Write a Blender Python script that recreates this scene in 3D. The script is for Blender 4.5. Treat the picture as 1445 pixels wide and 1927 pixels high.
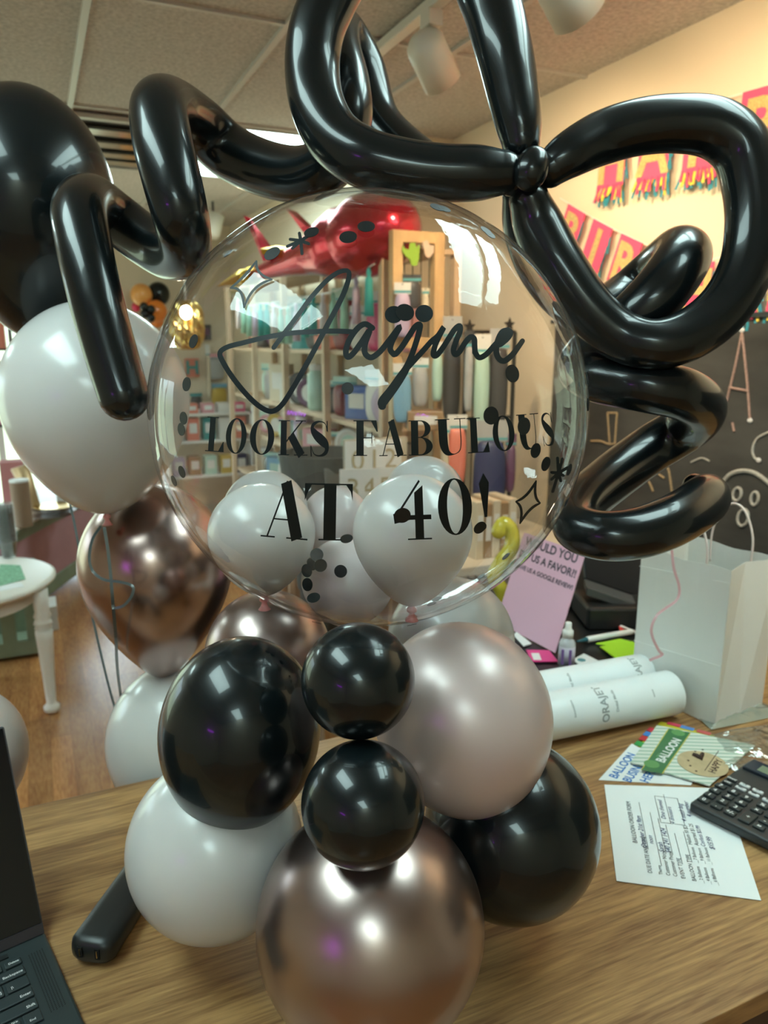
import bpy, bmesh, math, random
from mathutils import Vector, Matrix
random.seed(7)
for o in list(bpy.data.objects): bpy.data.objects.remove(o)
SC = bpy.context.scene
COL = SC.collection
# ------------------------------------------------------------------ camera
FPX, CX, CY = 1420.0, 722.5, 963.5
YAW, PIT, EYE = math.radians(24.45), math.radians(12.8), 1.68
Fv = Vector((math.sin(YAW)*math.cos(PIT), math.cos(YAW)*math.cos(PIT), -math.sin(PIT)))
Rv = Vector((math.cos(YAW), -math.sin(YAW), 0.0))
Uv = Rv.cross(Fv)
CAM = Vector((0, 0, EYE))
cd = bpy.data.cameras.new('camera'); cam = bpy.data.objects.new('camera', cd); COL.objects.link(cam)
cam.matrix_world = Matrix(((Rv.x, Uv.x, -Fv.x, 0), (Rv.y, Uv.y, -Fv.y, 0), (Rv.z, Uv.z, -Fv.z, EYE), (0, 0, 0, 1)))
cd.sensor_fit = 'VERTICAL'; cd.sensor_height = 36; cd.lens = 36*FPX/1927.0
cd.clip_start = 0.02; cd.clip_end = 200
cd.dof.use_dof = True; cd.dof.focus_distance = 0.70; cd.dof.aperture_fstop = 8.0
SC.camera = cam
SC.view_settings.view_transform = 'Standard'; SC.view_settings.look = 'None'
SC.view_settings.gamma = 1.0; SC.view_settings.use_curve_mapping = False
SC.view_settings.exposure = 0.62
SC.cycles.transparent_max_bounces = 32
SC.cycles.max_bounces = 10
SC.cycles.caustics_reflective = False
SC.cycles.caustics_refractive = False

def ray(px, py): return Rv*((px-CX)/FPX) + Uv*((CY-py)/FPX) + Fv
def P(px, py, d): return CAM + ray(px, py)*d
def OZ(px, py, z): v = ray(px, py); return CAM + v*((z-EYE)/v.z)
def OX(px, py, x): v = ray(px, py); return CAM + v*(x/v.x)
def OY(px, py, y): v = ray(px, py); return CAM + v*(y/v.y)
ZC = EYE-0.73       # counter top
# ------------------------------------------------------------------ world (daylight outside the shop windows)
w = bpy.data.worlds.new('world'); SC.world = w; w.use_nodes = True
nt = w.node_tree; bg = nt.nodes['Background']
tc = nt.nodes.new('ShaderNodeTexCoord'); sx = nt.nodes.new('ShaderNodeSeparateXYZ'); rp = nt.nodes.new('ShaderNodeValToRGB')
nt.links.new(tc.outputs['Generated'], sx.inputs[0]); nt.links.new(sx.outputs['Z'], rp.inputs[0]); nt.links.new(rp.outputs[0], bg.inputs[0])
rp.color_ramp.elements[0].position = 0.0; rp.color_ramp.elements[0].color = (.40, .50, .36, 1)
rp.color_ramp.elements[1].position = .12; rp.color_ramp.elements[1].color = (.72, .9, 1, 1)
bg.inputs[1].default_value = 3.6

# ------------------------------------------------------------------ materials
MATS = {}
def mat(name, col, rough=.5, metal=0, coat=0, spec=.5, sss=0, emit=None, estr=0, bump=0, bscale=200, var=0, vscale=20, coatr=.03, trans=0, alpha=1, stretch=None):
    if name in MATS: return MATS[name]
    m = bpy.data.materials.new(name); m.use_nodes = True; MATS[name] = m
    n = m.node_tree.nodes; l = m.node_tree.links; b = n['Principled BSDF']
    b.inputs['Base Color'].default_value = (*col, 1); b.inputs['Roughness'].default_value = rough; b.inputs['Metallic'].default_value = metal
    b.inputs['Coat Weight'].default_value = coat; b.inputs['Coat Roughness'].default_value = coatr
    b.inputs['Specular IOR Level'].default_value = spec
    if sss: b.inputs['Subsurface Weight'].default_value = sss; b.inputs['Subsurface Radius'].default_value = (.03, .025, .022); b.inputs['Subsurface Scale'].default_value = .5
    if emit: b.inputs['Emission Color'].default_value = (*emit, 1); b.inputs['Emission Strength'].default_value = estr
    if trans: b.inputs['Transmission Weight'].default_value = trans
    if alpha < 1: b.inputs['Alpha'].default_value = alpha
    if bump or var:
        t = n.new('ShaderNodeTexCoord'); mp = n.new('ShaderNodeMapping'); l.new(t.outputs['Object'], mp.inputs[0])
        if stretch: mp.inputs['Scale'].default_value = stretch
        if bump:
            no = n.new('ShaderNodeTexNoise'); no.inputs['Scale'].default_value = bscale; l.new(mp.outputs[0], no.inputs[0])
            bm_ = n.new('ShaderNodeBump'); bm_.inputs['Strength'].default_value = bump; bm_.inputs['Distance'].default_value = .002
            l.new(no.outputs[0], bm_.inputs['Height']); l.new(bm_.outputs[0], b.inputs['Normal'])
        if var:
            no = n.new('ShaderNodeTexNoise'); no.inputs['Scale'].default_value = vscale; no.inputs['Detail'].default_value = 5; l.new(mp.outputs[0], no.inputs[0])
            mr = n.new('ShaderNodeMapRange'); mr.inputs[1].default_value = .3; mr.inputs[2].default_value = .7; mr.inputs[3].default_value = 1-var; mr.inputs[4].default_value = 1+var
            l.new(no.outputs[0], mr.inputs[0])
            vm = n.new('ShaderNodeVectorMath'); vm.operation = 'SCALE'; vm.inputs[0].default_value = col; l.new(mr.outputs[0], vm.inputs['Scale'])
            l.new(vm.outputs[0], b.inputs['Base Color'])
    return m

def wood(name, c1, c2, axis_scale, plank=None, rough=.4):
    m = bpy.data.materials.new(name); m.use_nodes = True; n = m.node_tree.nodes; l = m.node_tree.links; b = n['Principled BSDF']
    t = n.new('ShaderNodeTexCoord'); mp = n.new('ShaderNodeMapping'); mp.inputs['Scale'].default_value = axis_scale
    l.new(t.outputs['Object'], mp.inputs[0])
    n1 = n.new('ShaderNodeTexNoise'); n1.inputs['Scale'].default_value = 1.0; n1.inputs['Detail'].default_value = 8; n1.inputs['Roughness'].default_value = .65; n1.inputs['Distortion'].default_value = .6
    l.new(mp.outputs[0], n1.inputs[0])
    n2 = n.new('ShaderNodeTexNoise'); n2.inputs['Scale'].default_value = 9.0; n2.inputs['Detail'].default_value = 3; l.new(mp.outputs[0], n2.inputs[0])
    mx0 = n.new('ShaderNodeMix'); mx0.inputs[0].default_value = .42; l.new(n1.outputs[0], mx0.inputs[2]); l.new(n2.outputs[0], mx0.inputs[3])
    cr = n.new('ShaderNodeValToRGB'); cr.color_ramp.elements[0].position = .39; cr.color_ramp.elements[1].position = .60
    cr.color_ramp.elements[0].color = (*c1, 1); cr.color_ramp.elements[1].color = (*c2, 1); l.new(mx0.outputs[0], cr.inputs[0])
    out = cr.outputs[0]
    if plank:
        mp2 = n.new('ShaderNodeMapping'); mp2.inputs['Rotation'].default_value = (0, 0, math.pi/2 if plank == 'y' else 0); l.new(t.outputs['Object'], mp2.inputs[0])
        bk = n.new('ShaderNodeTexBrick'); bk.inputs['Scale'].default_value = 1; bk.inputs['Mortar Size'].default_value = .0008
        bk.inputs['Brick Width'].default_value = .55; bk.inputs['Row Height'].default_value = .085; bk.offset = .37
        bk.inputs['Color1'].default_value = (.78, .78, .78, 1); bk.inputs['Color2'].default_value = (1.12, 1.06, 1.0, 1); bk.inputs['Mortar'].default_value = (.5, .45, .4, 1)
        l.new(mp2.outputs[0], bk.inputs[0])
        mm = n.new('ShaderNodeMix'); mm.data_type = 'RGBA'; mm.blend_type = 'MULTIPLY'; mm.inputs[0].default_value = 1
        l.new(out, mm.inputs[6]); l.new(bk.outputs['Color'], mm.inputs[7]); out = mm.outputs[2]
    l.new(out, b.inputs['Base Color']); b.inputs['Roughness'].default_value = rough
    bp = n.new('ShaderNodeBump'); bp.inputs['Strength'].default_value = .12; bp.inputs['Distance'].default_value = .001; l.new(n2.outputs[0], bp.inputs['Height']); l.new(bp.outputs[0], b.inputs['Normal'])
    return m

def thin_clear(name, tint=(.97, .98, .98), base=.035, rough=.02, bump=0, stretch=(1, 1, 1), bscale=20, milky=0, milkcol=(.8, .8, .8), fpow=4.2):
    m = bpy.data.materials.new(name); m.use_nodes = True; n = m.node_tree.nodes; l = m.node_tree.links
    n.remove(n['Principled BSDF']); o = n['Material Output']
    tr = n.new('ShaderNodeBsdfTransparent'); tr.inputs[0].default_value = (*tint, 1)
    gl = n.new('ShaderNodeBsdfGlossy'); gl.inputs['Roughness'].default_value = rough
    lw = n.new('ShaderNodeLayerWeight'); lw.inputs['Blend'].default_value = .5
    pw = n.new('ShaderNodeMath'); pw.operation = 'POWER'; pw.inputs[1].default_value = fpow; l.new(lw.outputs['Facing'], pw.inputs[0])
    ma = n.new('ShaderNodeMath'); ma.operation = 'MULTIPLY_ADD'; ma.inputs[1].default_value = .9; ma.inputs[2].default_value = base; ma.use_clamp = True; l.new(pw.outputs[0], ma.inputs[0])
    mx = n.new('ShaderNodeMixShader'); l.new(ma.outputs[0], mx.inputs[0])
    if milky:
        df = n.new('ShaderNodeBsdfTranslucent'); df.inputs[0].default_value = (*milkcol, 1); dd = n.new('ShaderNodeBsdfDiffuse'); dd.inputs[0].default_value = (*milkcol, 1)
        m2 = n.new('ShaderNodeMixShader'); l.new(df.outputs[0], m2.inputs[1]); l.new(dd.outputs[0], m2.inputs[2])
        m1 = n.new('ShaderNodeMixShader'); m1.inputs[0].default_value = milky; l.new(tr.outputs[0], m1.inputs[1]); l.new(m2.outputs[0], m1.inputs[2]); l.new(m1.outputs[0], mx.inputs[1])
    else: l.new(tr.outputs[0], mx.inputs[1])
    l.new(gl.outputs[0], mx.inputs[2]); l.new(mx.outputs[0], o.inputs[0])
    if bump:
        t = n.new('ShaderNodeTexCoord'); mp = n.new('ShaderNodeMapping'); mp.inputs['Scale'].default_value = stretch; l.new(t.outputs['Object'], mp.inputs[0])
        no = n.new('ShaderNodeTexNoise'); no.inputs['Scale'].default_value = bscale; no.inputs['Detail'].default_value = 3; l.new(mp.outputs[0], no.inputs[0])
        bp = n.new('ShaderNodeBump'); bp.inputs['Strength'].default_value = bump; bp.inputs['Distance'].default_value = .01; l.new(no.outputs[0], bp.inputs['Height'])
        l.new(bp.outputs[0], gl.inputs['Normal'])
    return m

BLACKL = mat('black_latex', (.0035, .0065, .0078), .27, coat=.42, coatr=.06, spec=.3)
BLACKT = mat('black_tube_latex', (.004, .0068, .008), .27, coat=.42, coatr=.06, spec=.32)
WHITEL = mat('white_latex', (.62, .60, .585), .32, coat=.5, coatr=.12, sss=.25)
PEARL = mat('pearl_pink_latex', (.66, .52, .50), .38, metal=.25, coat=.5, coatr=.2, sss=.1)
ROSE = mat('rose_gold_chrome', (.42, .325, .305), .29, metal=1, coat=.15, coatr=.3)
ROSE2 = mat('rose_gold_chrome_sharp', (.40, .29, .265), .24, metal=1)
PALEP = mat('pale_pink_latex', (.62, .54, .535), .34, coat=.5, coatr=.15, sss=.25)
PINKK = mat('pink_latex_knot', (.75, .30, .30), .4, coat=.3)
VINYL = mat('black_vinyl', (.006, .012, .014), .45, spec=.3)
CONF = mat('black_confetti', (.010, .014, .015), .35, spec=.4)
BUBBLE = thin_clear('clear_bubble_film', tint=(.965, .965, .965), base=.046, rough=.012, bump=.05, stretch=(6, 6, 1.2), bscale=5)
CLEARP = thin_clear('clear_plastic_wrap', tint=(.93, .95, .94), base=.08, rough=.08, bump=.8, bscale=18, milky=.06)
CLEARH = thin_clear('clear_bag_film', tint=(.94, .95, .95), base=.05, rough=.12, bump=.4, bscale=30, milky=.1)
GLASS = thin_clear('window_glass', tint=(.95, .97, .96), base=.04, rough=.01)
PAPER = mat('white_paper', (.80, .82, .82), .75)
KRAFTW = mat('white_bag_paper', (.76, .77, .74), .8, bump=.2, bscale=60, var=.03, vscale=6)
WHITEP = mat('white_painted_wood', (.80, .77, .70), .4)
INK = mat('printed_ink', (.03, .03, .04), .7)
BLUEINK = mat('pen_ink', (.02, .03, .14), .7)
BLKPL = mat('black_plastic', (.012, .013, .014), .42)
DKMET = mat('dark_laptop_metal', (.035, .048, .05), .45, metal=.3, bump=.05, bscale=900)
PINE = mat('pine_wood', (.62, .42, .22), .5, var=.15, vscale=6, stretch=(3, 3, 1))
PALEW = mat('pale_shelf_wood', (.62, .47, .33), .55, var=.1, vscale=8)
WHT = mat('white_card', (.78, .77, .75), .6)
GOLD = mat('gold_foil', (.80, .55, .20), .25, metal=1, bump=.6, bscale=60)
GLIT = mat('gold_glitter', (.80, .60, .25), .45, metal=.8, bump=1, bscale=700, var=.5, vscale=400)
HOTP = mat('hot_pink_card', (.80, .07, .17), .6)
COUNTER = wood('oak_laminate', (.20, .095, .036), (.47, .265, .105), (1.6, 26, 10), rough=.42)
FLOORM = wood('laminate_floor', (.30, .125, .045), (.48, .235, .09), (14, 2.0, 5), plank='y', rough=.24)

# ------------------------------------------------------------------ object helpers
ORG = {}
def tag(o, label=None, cat=None, group=None, kind=None):
    if label: o['label'] = label
    if cat: o['category'] = cat
    if group: o['group'] = group
    if kind: o['kind'] = kind
    return o
def thing(name, loc, label, cat, group=None):
    o = bpy.data.objects.new(name, None); COL.objects.link(o); o.location = loc; o.empty_display_size = .02
    ORG[o] = Vector(loc); return tag(o, label, cat, group)

class MB:
    def __init__(s): s.v = []; s.f = []
    def add(s, vs, fs):
        b = len(s.v); s.v += [Vector(x) for x in vs]; s.f += [[i+b for i in f] for f in fs]; return s
    def hexa(s, c8): return s.add(c8, [(0, 3, 2, 1), (4, 5, 6, 7), (0, 1, 5, 4), (1, 2, 6, 5), (2, 3, 7, 6), (3, 0, 4, 7)])
    def box(s, x0, x1, y0, y1, z0, z1): return s.hexa([(x0, y0, z0), (x1, y0, z0), (x1, y1, z0), (x0, y1, z0), (x0, y0, z1), (x1, y0, z1), (x1, y1, z1), (x0, y1, z1)])
    def obox(s, c, ax, ay, az):     # centre + half axis vectors
        c, ax, ay, az = map(Vector, (c, ax, ay, az))
        return s.hexa([c-ax-ay-az, c+ax-ay-az, c+ax+ay-az, c-ax+ay-az, c-ax-ay+az, c+ax-ay+az, c+ax+ay+az, c-ax+ay+az])
    def quad(s, a, b, c, d): return s.add([a, b, c, d], [(0, 1, 2, 3)])
    def slab(s, poly, nrm, th):     # polygon extruded along nrm
        nrm = Vector(nrm)*th; n = len(poly); p = [Vector(q) for q in poly]
        return s.add(p+[q+nrm for q in p], [list(range(n))[::-1], list(range(n, 2*n))]+[(i, (i+1) % n, n+(i+1) % n, n+i) for i in range(n)])
    def bar(s, a, b, w, h=None, up=(0, 0, 1)):
        a, b = Vector(a), Vector(b); h = h or w; d = (b-a).normalized(); u = Vector(up)
        if abs(d.dot(u)) > .95: u = Vector((1, 0, 0)) if abs(d.x) < .9 else Vector((0, 1, 0))
        sd = d.cross(u).normalized(); u = sd.cross(d)
        return s.obox((a+b)/2, (b-a)/2, sd*w/2, u*h/2)
    def tube(s, pts, r, seg=16, cap=True, round_cap=False):
        pts = [Vector(p) for p in pts]; n = len(pts); rr = r if hasattr(r, '__len__') else [r]*n
        if round_cap:
            t0 = (pts[0]-pts[1]).normalized(); t1 = (pts[-1]-pts[-2]).normalized(); A = []; RA = []; B = []; RB = []
            for k in range(1, 7):
                a = math.pi/2*k/6.2
                A.insert(0, pts[0]+t0*rr[0]*math.sin(a)); RA.insert(0, rr[0]*math.cos(a)); B.append(pts[-1]+t1*rr[-1]*math.sin(a)); RB.append(rr[-1]*math.cos(a))
            pts = A+pts+B; rr = RA+list(rr)+RB; n = len(pts)
        T = []
        for i in range(n):
            d = pts[min(i+1, n-1)]-pts[max(i-1, 0)]; T.append(d.normalized() if d.length > 1e-9 else Vector((0, 0, 1)))
        u = T[0].orthogonal().normalized(); vs = []
        for i in range(n):
            u = (u-T[i]*u.dot(T[i])).normalized(); w_ = T[i].cross(u)
            for k in range(seg):
                a = 2*math.pi*k/seg; vs.append(pts[i]+(u*math.cos(a)+w_*math.sin(a))*rr[i])
        fs = [(i*seg+k, i*seg+(k+1) % seg, (i+1)*seg+(k+1) % seg, (i+1)*seg+k) for i in range(n-1) for k in range(seg)]
        if cap: fs += [list(range(seg))[::-1], list(range((n-1)*seg, n*seg))]
        return s.add(vs, fs)
    def ribbon(s, pts, w, nrm):
        pts = [Vector(p) for p in pts]; n = len(pts); vs = []
        for i in range(n):
            d = (pts[min(i+1, n-1)]-pts[max(i-1, 0)]).normalized(); nn = Vector(nrm(i) if callable(nrm) else nrm); sd = d.cross(nn).normalized()
            ww = w[i] if hasattr(w, '__len__') else w
            vs += [pts[i]-sd*ww/2, pts[i]+sd*ww/2]
        return s.add(vs, [(2*i, 2*i+1, 2*i+3, 2*i+2) for i in range(n-1)])
    def lathe(s, c, prof, axis=(0, 0, 1), seg=32):   # prof: (h, r)
        c = Vector(c); ax = Vector(axis).normalized(); u = ax.orthogonal().normalized(); w_ = ax.cross(u); vs = []
        for h, r in prof:
            for k in range(seg):
                a = 2*math.pi*k/seg; vs.append(c+ax*h+(u*math.cos(a)+w_*math.sin(a))*max(r, 1e-5))
        n = len(prof)
        fs = [(i*seg+k, i*seg+(k+1) % seg, (i+1)*seg+(k+1) % seg, (i+1)*seg+k) for i in range(n-1) for k in range(seg)]
        fs += [list(range(seg))[::-1], list(range((n-1)*seg, n*seg))]
        return s.add(vs, fs)
    def ell(s, c, ax, ay, az, seg=48, rings=32, fn=None):
        c, ax, ay, az = map(Vector, (c, ax, ay, az)); vs = []
        for i in range(rings+1):
            t = math.pi*i/rings
            for k in range(seg):
                a = 2*math.pi*k/seg; rr, hh = math.sin(t), math.cos(t)
                if fn: rr, hh = fn(t)
                vs.append(c+az*hh+(ax*math.cos(a)+ay*math.sin(a))*max(rr, 1e-4))
        return s.add(vs, [(i*seg+k, (i+1)*seg+k, (i+1)*seg+(k+1) % seg, i*seg+(k+1) % seg) for i in range(rings) for k in range(seg)])
    def build(s, name, m, parent=None, smooth=False, bevel=0, origin=None, label=None, cat=None, group=None, kind=None, mats=None):
        if parent is not None: og = ORG[parent]
        elif origin is not None: og = Vector(origin)
        else:
            xs = [v.x for v in s.v]; ys = [v.y for v in s.v]; zs = [v.z for v in s.v]
            og = Vector(((min(xs)+max(xs))/2, (min(ys)+max(ys))/2, min(zs)))
        me = bpy.data.meshes.new(name); me.from_pydata([v-og for v in s.v], [], s.f); me.materials.append(m)
        bm = bmesh.new(); bm.from_mesh(me); bmesh.ops.recalc_face_normals(bm, faces=bm.faces) if s.closed else None; bm.to_mesh(me); bm.free()
        if smooth:
            for p in me.polygons: p.use_smooth = True
        me.update()
        o = bpy.data.objects.new(name, me); COL.objects.link(o); ORG[o] = og
        if parent is not None: o.parent = parent
        else: o.location = og
        if bevel:
            b = o.modifiers.new('bevel', 'BEVEL'); b.width = bevel; b.segments = 2; b.limit_method = 'ANGLE'
        return tag(o, label, cat, group, kind)
    closed = True

def spline(pts, n=10, closed=False):
    pts = [Vector(p) for p in pts]; out = []; m = len(pts)
    for i in range(m-1 if not closed else m):
        if closed: p0, p1, p2, p3 = pts[(i-1) % m], pts[i], pts[(i+1) % m], pts[(i+2) % m]
        else: p0, p1, p2, p3 = pts[max(i-1, 0)], pts[i], pts[i+1], pts[min(i+2, m-1)]
        for k in range(n):
            t = k/n; out.append(.5*((2*p1)+(p2-p0)*t+(2*p0-5*p1+4*p2-p3)*t*t+(3*p1-p0-3*p2+p3)*t**3))
    if not closed: out.append(pts[-1])
    return out

def text_mb(s, origin, ex, ey, size, align='LEFT', bold=0, shear=0, depth=0):
    cu = bpy.data.curves.new('t', 'FONT'); cu.body = s; cu.size = 1; cu.align_x = align; cu.offset = bold; cu.shear = shear; cu.resolution_u = 3
    o = bpy.data.objects.new('t', cu); COL.objects.link(o); bpy.context.view_layer.update()
    me = bpy.data.meshes.new_from_object(o.evaluated_get(bpy.context.evaluated_depsgraph_get()))
    vs = [v.co.copy() for v in me.vertices]; fs = [list(p.vertices) for p in me.polygons]
    bpy.data.objects.remove(o); bpy.data.curves.remove(cu); bpy.data.meshes.remove(me)
    mb = MB(); ex, ey, og = Vector(ex), Vector(ey), Vector(origin)
    mb.add([og+ex*v.x*size+ey*v.y*size for v in vs], fs); mb.closed = False
    return mb

# ================================================================== THE ROOM
ZCEIL = 2.68
XR, XL, YB, YF, XS, YS = 2.07, -2.7, 7.2, -2.2, 1.73, 3.70
WALL = mat('cream_wall_paint', (.70, .60, .46), .85, bump=.05, bscale=90)
MB().box(XL-.1, XR+.1, YF-.1, YB+.1, -.06, 0).build('floor', FLOORM, kind='structure', origin=(0, 0, 0))
# ceiling panels with flecked acoustic tile material
CEIL = mat('acoustic_tile', (.52, .485, .45), .95, bump=1.0, bscale=60, var=.22, vscale=70)
MB().box(XL-.1, XR+.1, YF-.1, YB+.1, ZCEIL+.012, ZCEIL+.08).build('ceiling', CEIL, kind='structure', origin=(0, 0, ZCEIL))
TB = mat('ceiling_grid_metal', (.55, .53, .50), .4)
tb = MB(); k = -5
gx = [.245+.61*i for i in range(-5, 3)]; gy = [2.64+1.22*i for i in range(-4, 4)]
for x in gx: tb.box(x-.012, x+.012, YF, YB, ZCEIL, ZCEIL+.02)
for y in gy: tb.box(XL, XR, y-.009, y+.009, ZCEIL+.002, ZCEIL+.02)
tb.build('trim_1', TB, kind='structure')
MB().box(XR, XR+.1, YF-.1, YS, 0, ZCEIL+.02).build('wall_right', WALL, kind='structure')
MB().box(XS, XR+.1, YS, YS+.08, 0, ZCEIL+.02).build('wall_step', WALL, kind='structure')
MB().box(XS, XS+.1, YS+.08, YB, 0, ZCEIL+.02).build('wall_right_far', WALL, kind='structure')
def wall_with_windows(name, axis, pos, a0, a1, holes, th=.1):
    m = MB(); xs = sorted({a0, a1} | {h[0] for h in holes} | {h[1] for h in holes})
    def bx(u0, u1, z0, z1):
        if axis == 'y': m.box(u0, u1, pos, pos+th, z0, z1)
        else: m.box(pos-th, pos, u0, u1, z0, z1)
    for u0, u1 in zip(xs, xs[1:]):
        hh = [h for h in holes if h[0] <= u0 and h[1] >= u1]
        if hh: bx(u0, u1, 0, hh[0][2]); bx(u0, u1, hh[0][3], ZCEIL+.02)
        else: bx(u0, u1, 0, ZCEIL+.02)
    return m.build(name, WALL, kind='structure')
HB = [(-2.4, .72, .12, 1.88)]
HL = [(3.6, 6.6, .5, 2.2)]
wall_with_windows('wall_back', 'y', YB, XL, XS, HB)
wall_with_windows('wall_left', 'x', XL, YF, YB+.1, HL)
MB().box(XL-.1, XR+.1, YF-.1, YF, 0, ZCEIL+.02).build('wall_front', WALL, kind='structure')
FRM = mat('window_frame_paint', (.75, .75, .72), .5)
def window(i, axis, pos, u0, u1, z0, z1, n):
    f = MB()
    def bx(mm, a0, a1, b0, b1, t0, t1):
        if axis == 'y': mm.box(a0, a1, pos+t0, pos+t1, b0, b1)
        else: mm.box(pos+t0-.1, pos+t1-.1, a0, a1, b0, b1)
    for a, b in ((u0, u0+.05), (u1-.05, u1)): bx(f, a, b, z0, z1, .02, .08)
    for a, b in ((z0, z0+.05), (z1-.05, z1)): bx(f, u0+.05, u1-.05, a, b, .02, .08)
    for k in range(1, n): uu = u0+(u1-u0)*k/n; bx(f, uu-.025, uu+.025, z0+.05, z1-.05, .02, .08)
    o = f.build('window_%d' % i, FRM, kind='structure')
    g = MB()
    bx(g, u0+.05, u1-.05, z0+.05, z1-.05, .045, .05); g.build('pane', GLASS, o)
window(1, 'y', YB, *HB[0], 3); window(2, 'x', XL, *HL[0], 3)
BASEM = mat('baseboard_paint', (.6, .55, .48), .5)
MB().box(XR-.015, XR, YF, YS, 0, .1).build('baseboard_right', BASEM, kind='structure')

# fluorescent ceiling panels
PANEL = mat('fluorescent_diffuser', (.8, .9, .9), .5, emit=(.70, .98, .96), estr=8.5)
def troffer(x, y, label, m=PANEL):
    t = thing('ceiling_light', (x, y, ZCEIL), label, 'ceiling light', 'fluorescent ceiling panels')
    f = MB()
    x0, x1, y0, y1 = x-.285, x+.285, y-.59, y+.59
    f.box(x0, x0+.02, y0, y1, ZCEIL-.004, ZCEIL+.012).box(x1-.02, x1, y0, y1, ZCEIL-.004, ZCEIL+.012)
    f.box(x0+.02, x1-.02, y0, y0+.02, ZCEIL-.004, ZCEIL+.012).box(x0+.02, x1-.02, y1-.02, y1, ZCEIL-.004, ZCEIL+.012)
    f.build('frame', TB, t)
    MB().box(x0+.02, x1-.02, y0+.02, y1-.02, ZCEIL+.002, ZCEIL+.01).build('diffuser', m, t)
troffer(1.16, 4.47, 'bright white ceiling panel glowing above the black spiral balloon')
troffer(-.67, .75, 'lit ceiling panel above the counter on the window side')
troffer(1.16, .62, 'lit ceiling panel above the counter on the chalkboard side')
troffer(-1.89, 4.47, 'added unseen ceiling panel lighting the shop over the window shelves')  # out-of-view panel added to light the left side of the shop
troffer(-.67, -1.63, 'added unseen ceiling panel lighting the shop from behind the counter')  # extra panel behind the camera, added for general shop light
# louvred fitting, unlit
MIRR = mat('louvre_mirror', (.75, .72, .68), .12, metal=1)
lt = thing('ceiling_vent', (.55, 4.45, ZCEIL), 'mirrored slatted ceiling fitting between the black balloon and the spiral', 'ceiling vent')
MB().box(.26, .84, 3.96, 4.99, ZCEIL-.002, ZCEIL+.008).build('backing', mat('vent_dark', (.03, .03, .03), .6), lt)
fl = MB()
fl.add([(x, y, z) for z in (ZCEIL-.02, ZCEIL) for (x, y) in ((.25, 3.93), (.85, 3.93), (.85, 5.0), (.25, 5.0), (.28, 3.97), (.82, 3.97), (.82, 4.96), (.28, 4.96))],
       [(i, (i+1) % 4, (i+1) % 4+4, i+4) for i in range(4)]+[(i+8, i+12, (i+1) % 4+12, (i+1) % 4+8) for i in range(4)]+[(i, i+8, (i+1) % 4+8, (i+1) % 4) for i in range(4)]+[(i+4, (i+1) % 4+4, (i+1) % 4+12, i+12) for i in range(4)])
fl.build('frame', TB, lt)
for y in (4.15, 4.4, 4.62, 4.8): MB().bar((.27, y, ZCEIL-.02), (.83, y+.0, ZCEIL-.02), .11, .012).build('slat', MIRR, lt)

# track with spot heads
TRK = mat('track_white', (.72, .70, .64), .35)
tr = thing('light_track', (1.2, 2.0, ZCEIL), 'white ceiling light track running above the big black loops', 'light track')
MB().box(1.17, 1.21, -.8, 3.3, ZCEIL-.03, ZCEIL).build('rail', TRK, tr, bevel=.003)
MB().box(1.212, 1.232, -.8, 3.3, ZCEIL-.012, ZCEIL-.001).build('conductor_slot', mat('slot_black', (.01, .01, .01), .5), tr)
SPOTM = mat('spot_head_white', (.74, .72, .64), .35)
GLOWM = mat('spot_lamp_glow', (1, .9, .7), .4, emit=(1, .8, .5), estr=25)
def spot(y, d, label, drop=.085, L=.12, r=.060, energy=27):
    top = Vector((1.19, y, ZCEIL-.03)); t = thing('spotlight', top, label, 'spotlight', 'track spotlights')
    d = Vector(d).normalized()
    MB().box(1.165, 1.215, y-.03, y+.03, ZCEIL-.075, ZCEIL-.03).build('adapter', TRK, t, bevel=.004)
    piv = top+Vector((0, 0, -drop)); MB().tube([top+Vector((0, 0, -.04)), piv], .011, 12).build('stem', TRK, t, smooth=True)
    c = piv+Vector((0, 0, -.04))-d*.035
    pr = [(-.045, 0)]+[(-.045*math.cos(a), r*math.sin(a)) for a in [math.pi/2*i/8 for i in range(1, 9)]]+[(L, r), (L, r*.9), (L-.03, r*.88)]
    MB().lathe(c, pr, d, 40).build('lamp_head', SPOTM, t, smooth=False)
    bpy.context.view_layer.update()
    MB().lathe(c, [(L-.029, r*.86), (L-.024, r*.86)], d, 24).build('lamp_face', GLOWM, t)
    for p in t.children:
        if p.name.startswith('lamp_head'):
            for q in p.data.polygons: q.use_smooth = len(q.vertices) == 4
    ld = bpy.data.lights.new('spot_light', 'SPOT'); lo = bpy.data.objects.new('spot_beam', ld); COL.objects.link(lo); lo.parent = t
    ld.energy = energy; ld.color = (1, .74, .42); ld.spot_size = math.radians(125); ld.spot_blend = .7; ld.shadow_soft_size = .03
    lo.location = c+d*(L-.01)-top; lo.rotation_euler = d.to_track_quat('-Z', 'Y').to_euler()
spot(2.27, (.62, .30, -.62), 'white cylinder spotlight hanging inside the upper black loop')
spot(1.62, (.75, .25, -.55), 'white spotlight partly hidden behind the right arm of the upper loop', drop=.12, r=.066)
spot(.2, (.75, .5, -.5), 'track spotlight nearest the counter')
c = P(402, 424, 5.6)
fs = thing('spotlight', c, 'small far spotlight seen beside the spiral balloon', 'spotlight', 'track spotlights')
MB().lathe(c, [(-.09, .05), (-.06, .062), (.08, .062)], (.3, .1, .9), 24).build('lamp_head', SPOTM, fs, smooth=True)
MB().tube([c+Vector((0, 0, .08)), Vector((c.x, c.y, ZCEIL))], .01, 8).build('stem', mat('stem_dark', (.05, .05, .05), .4), fs)

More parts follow.
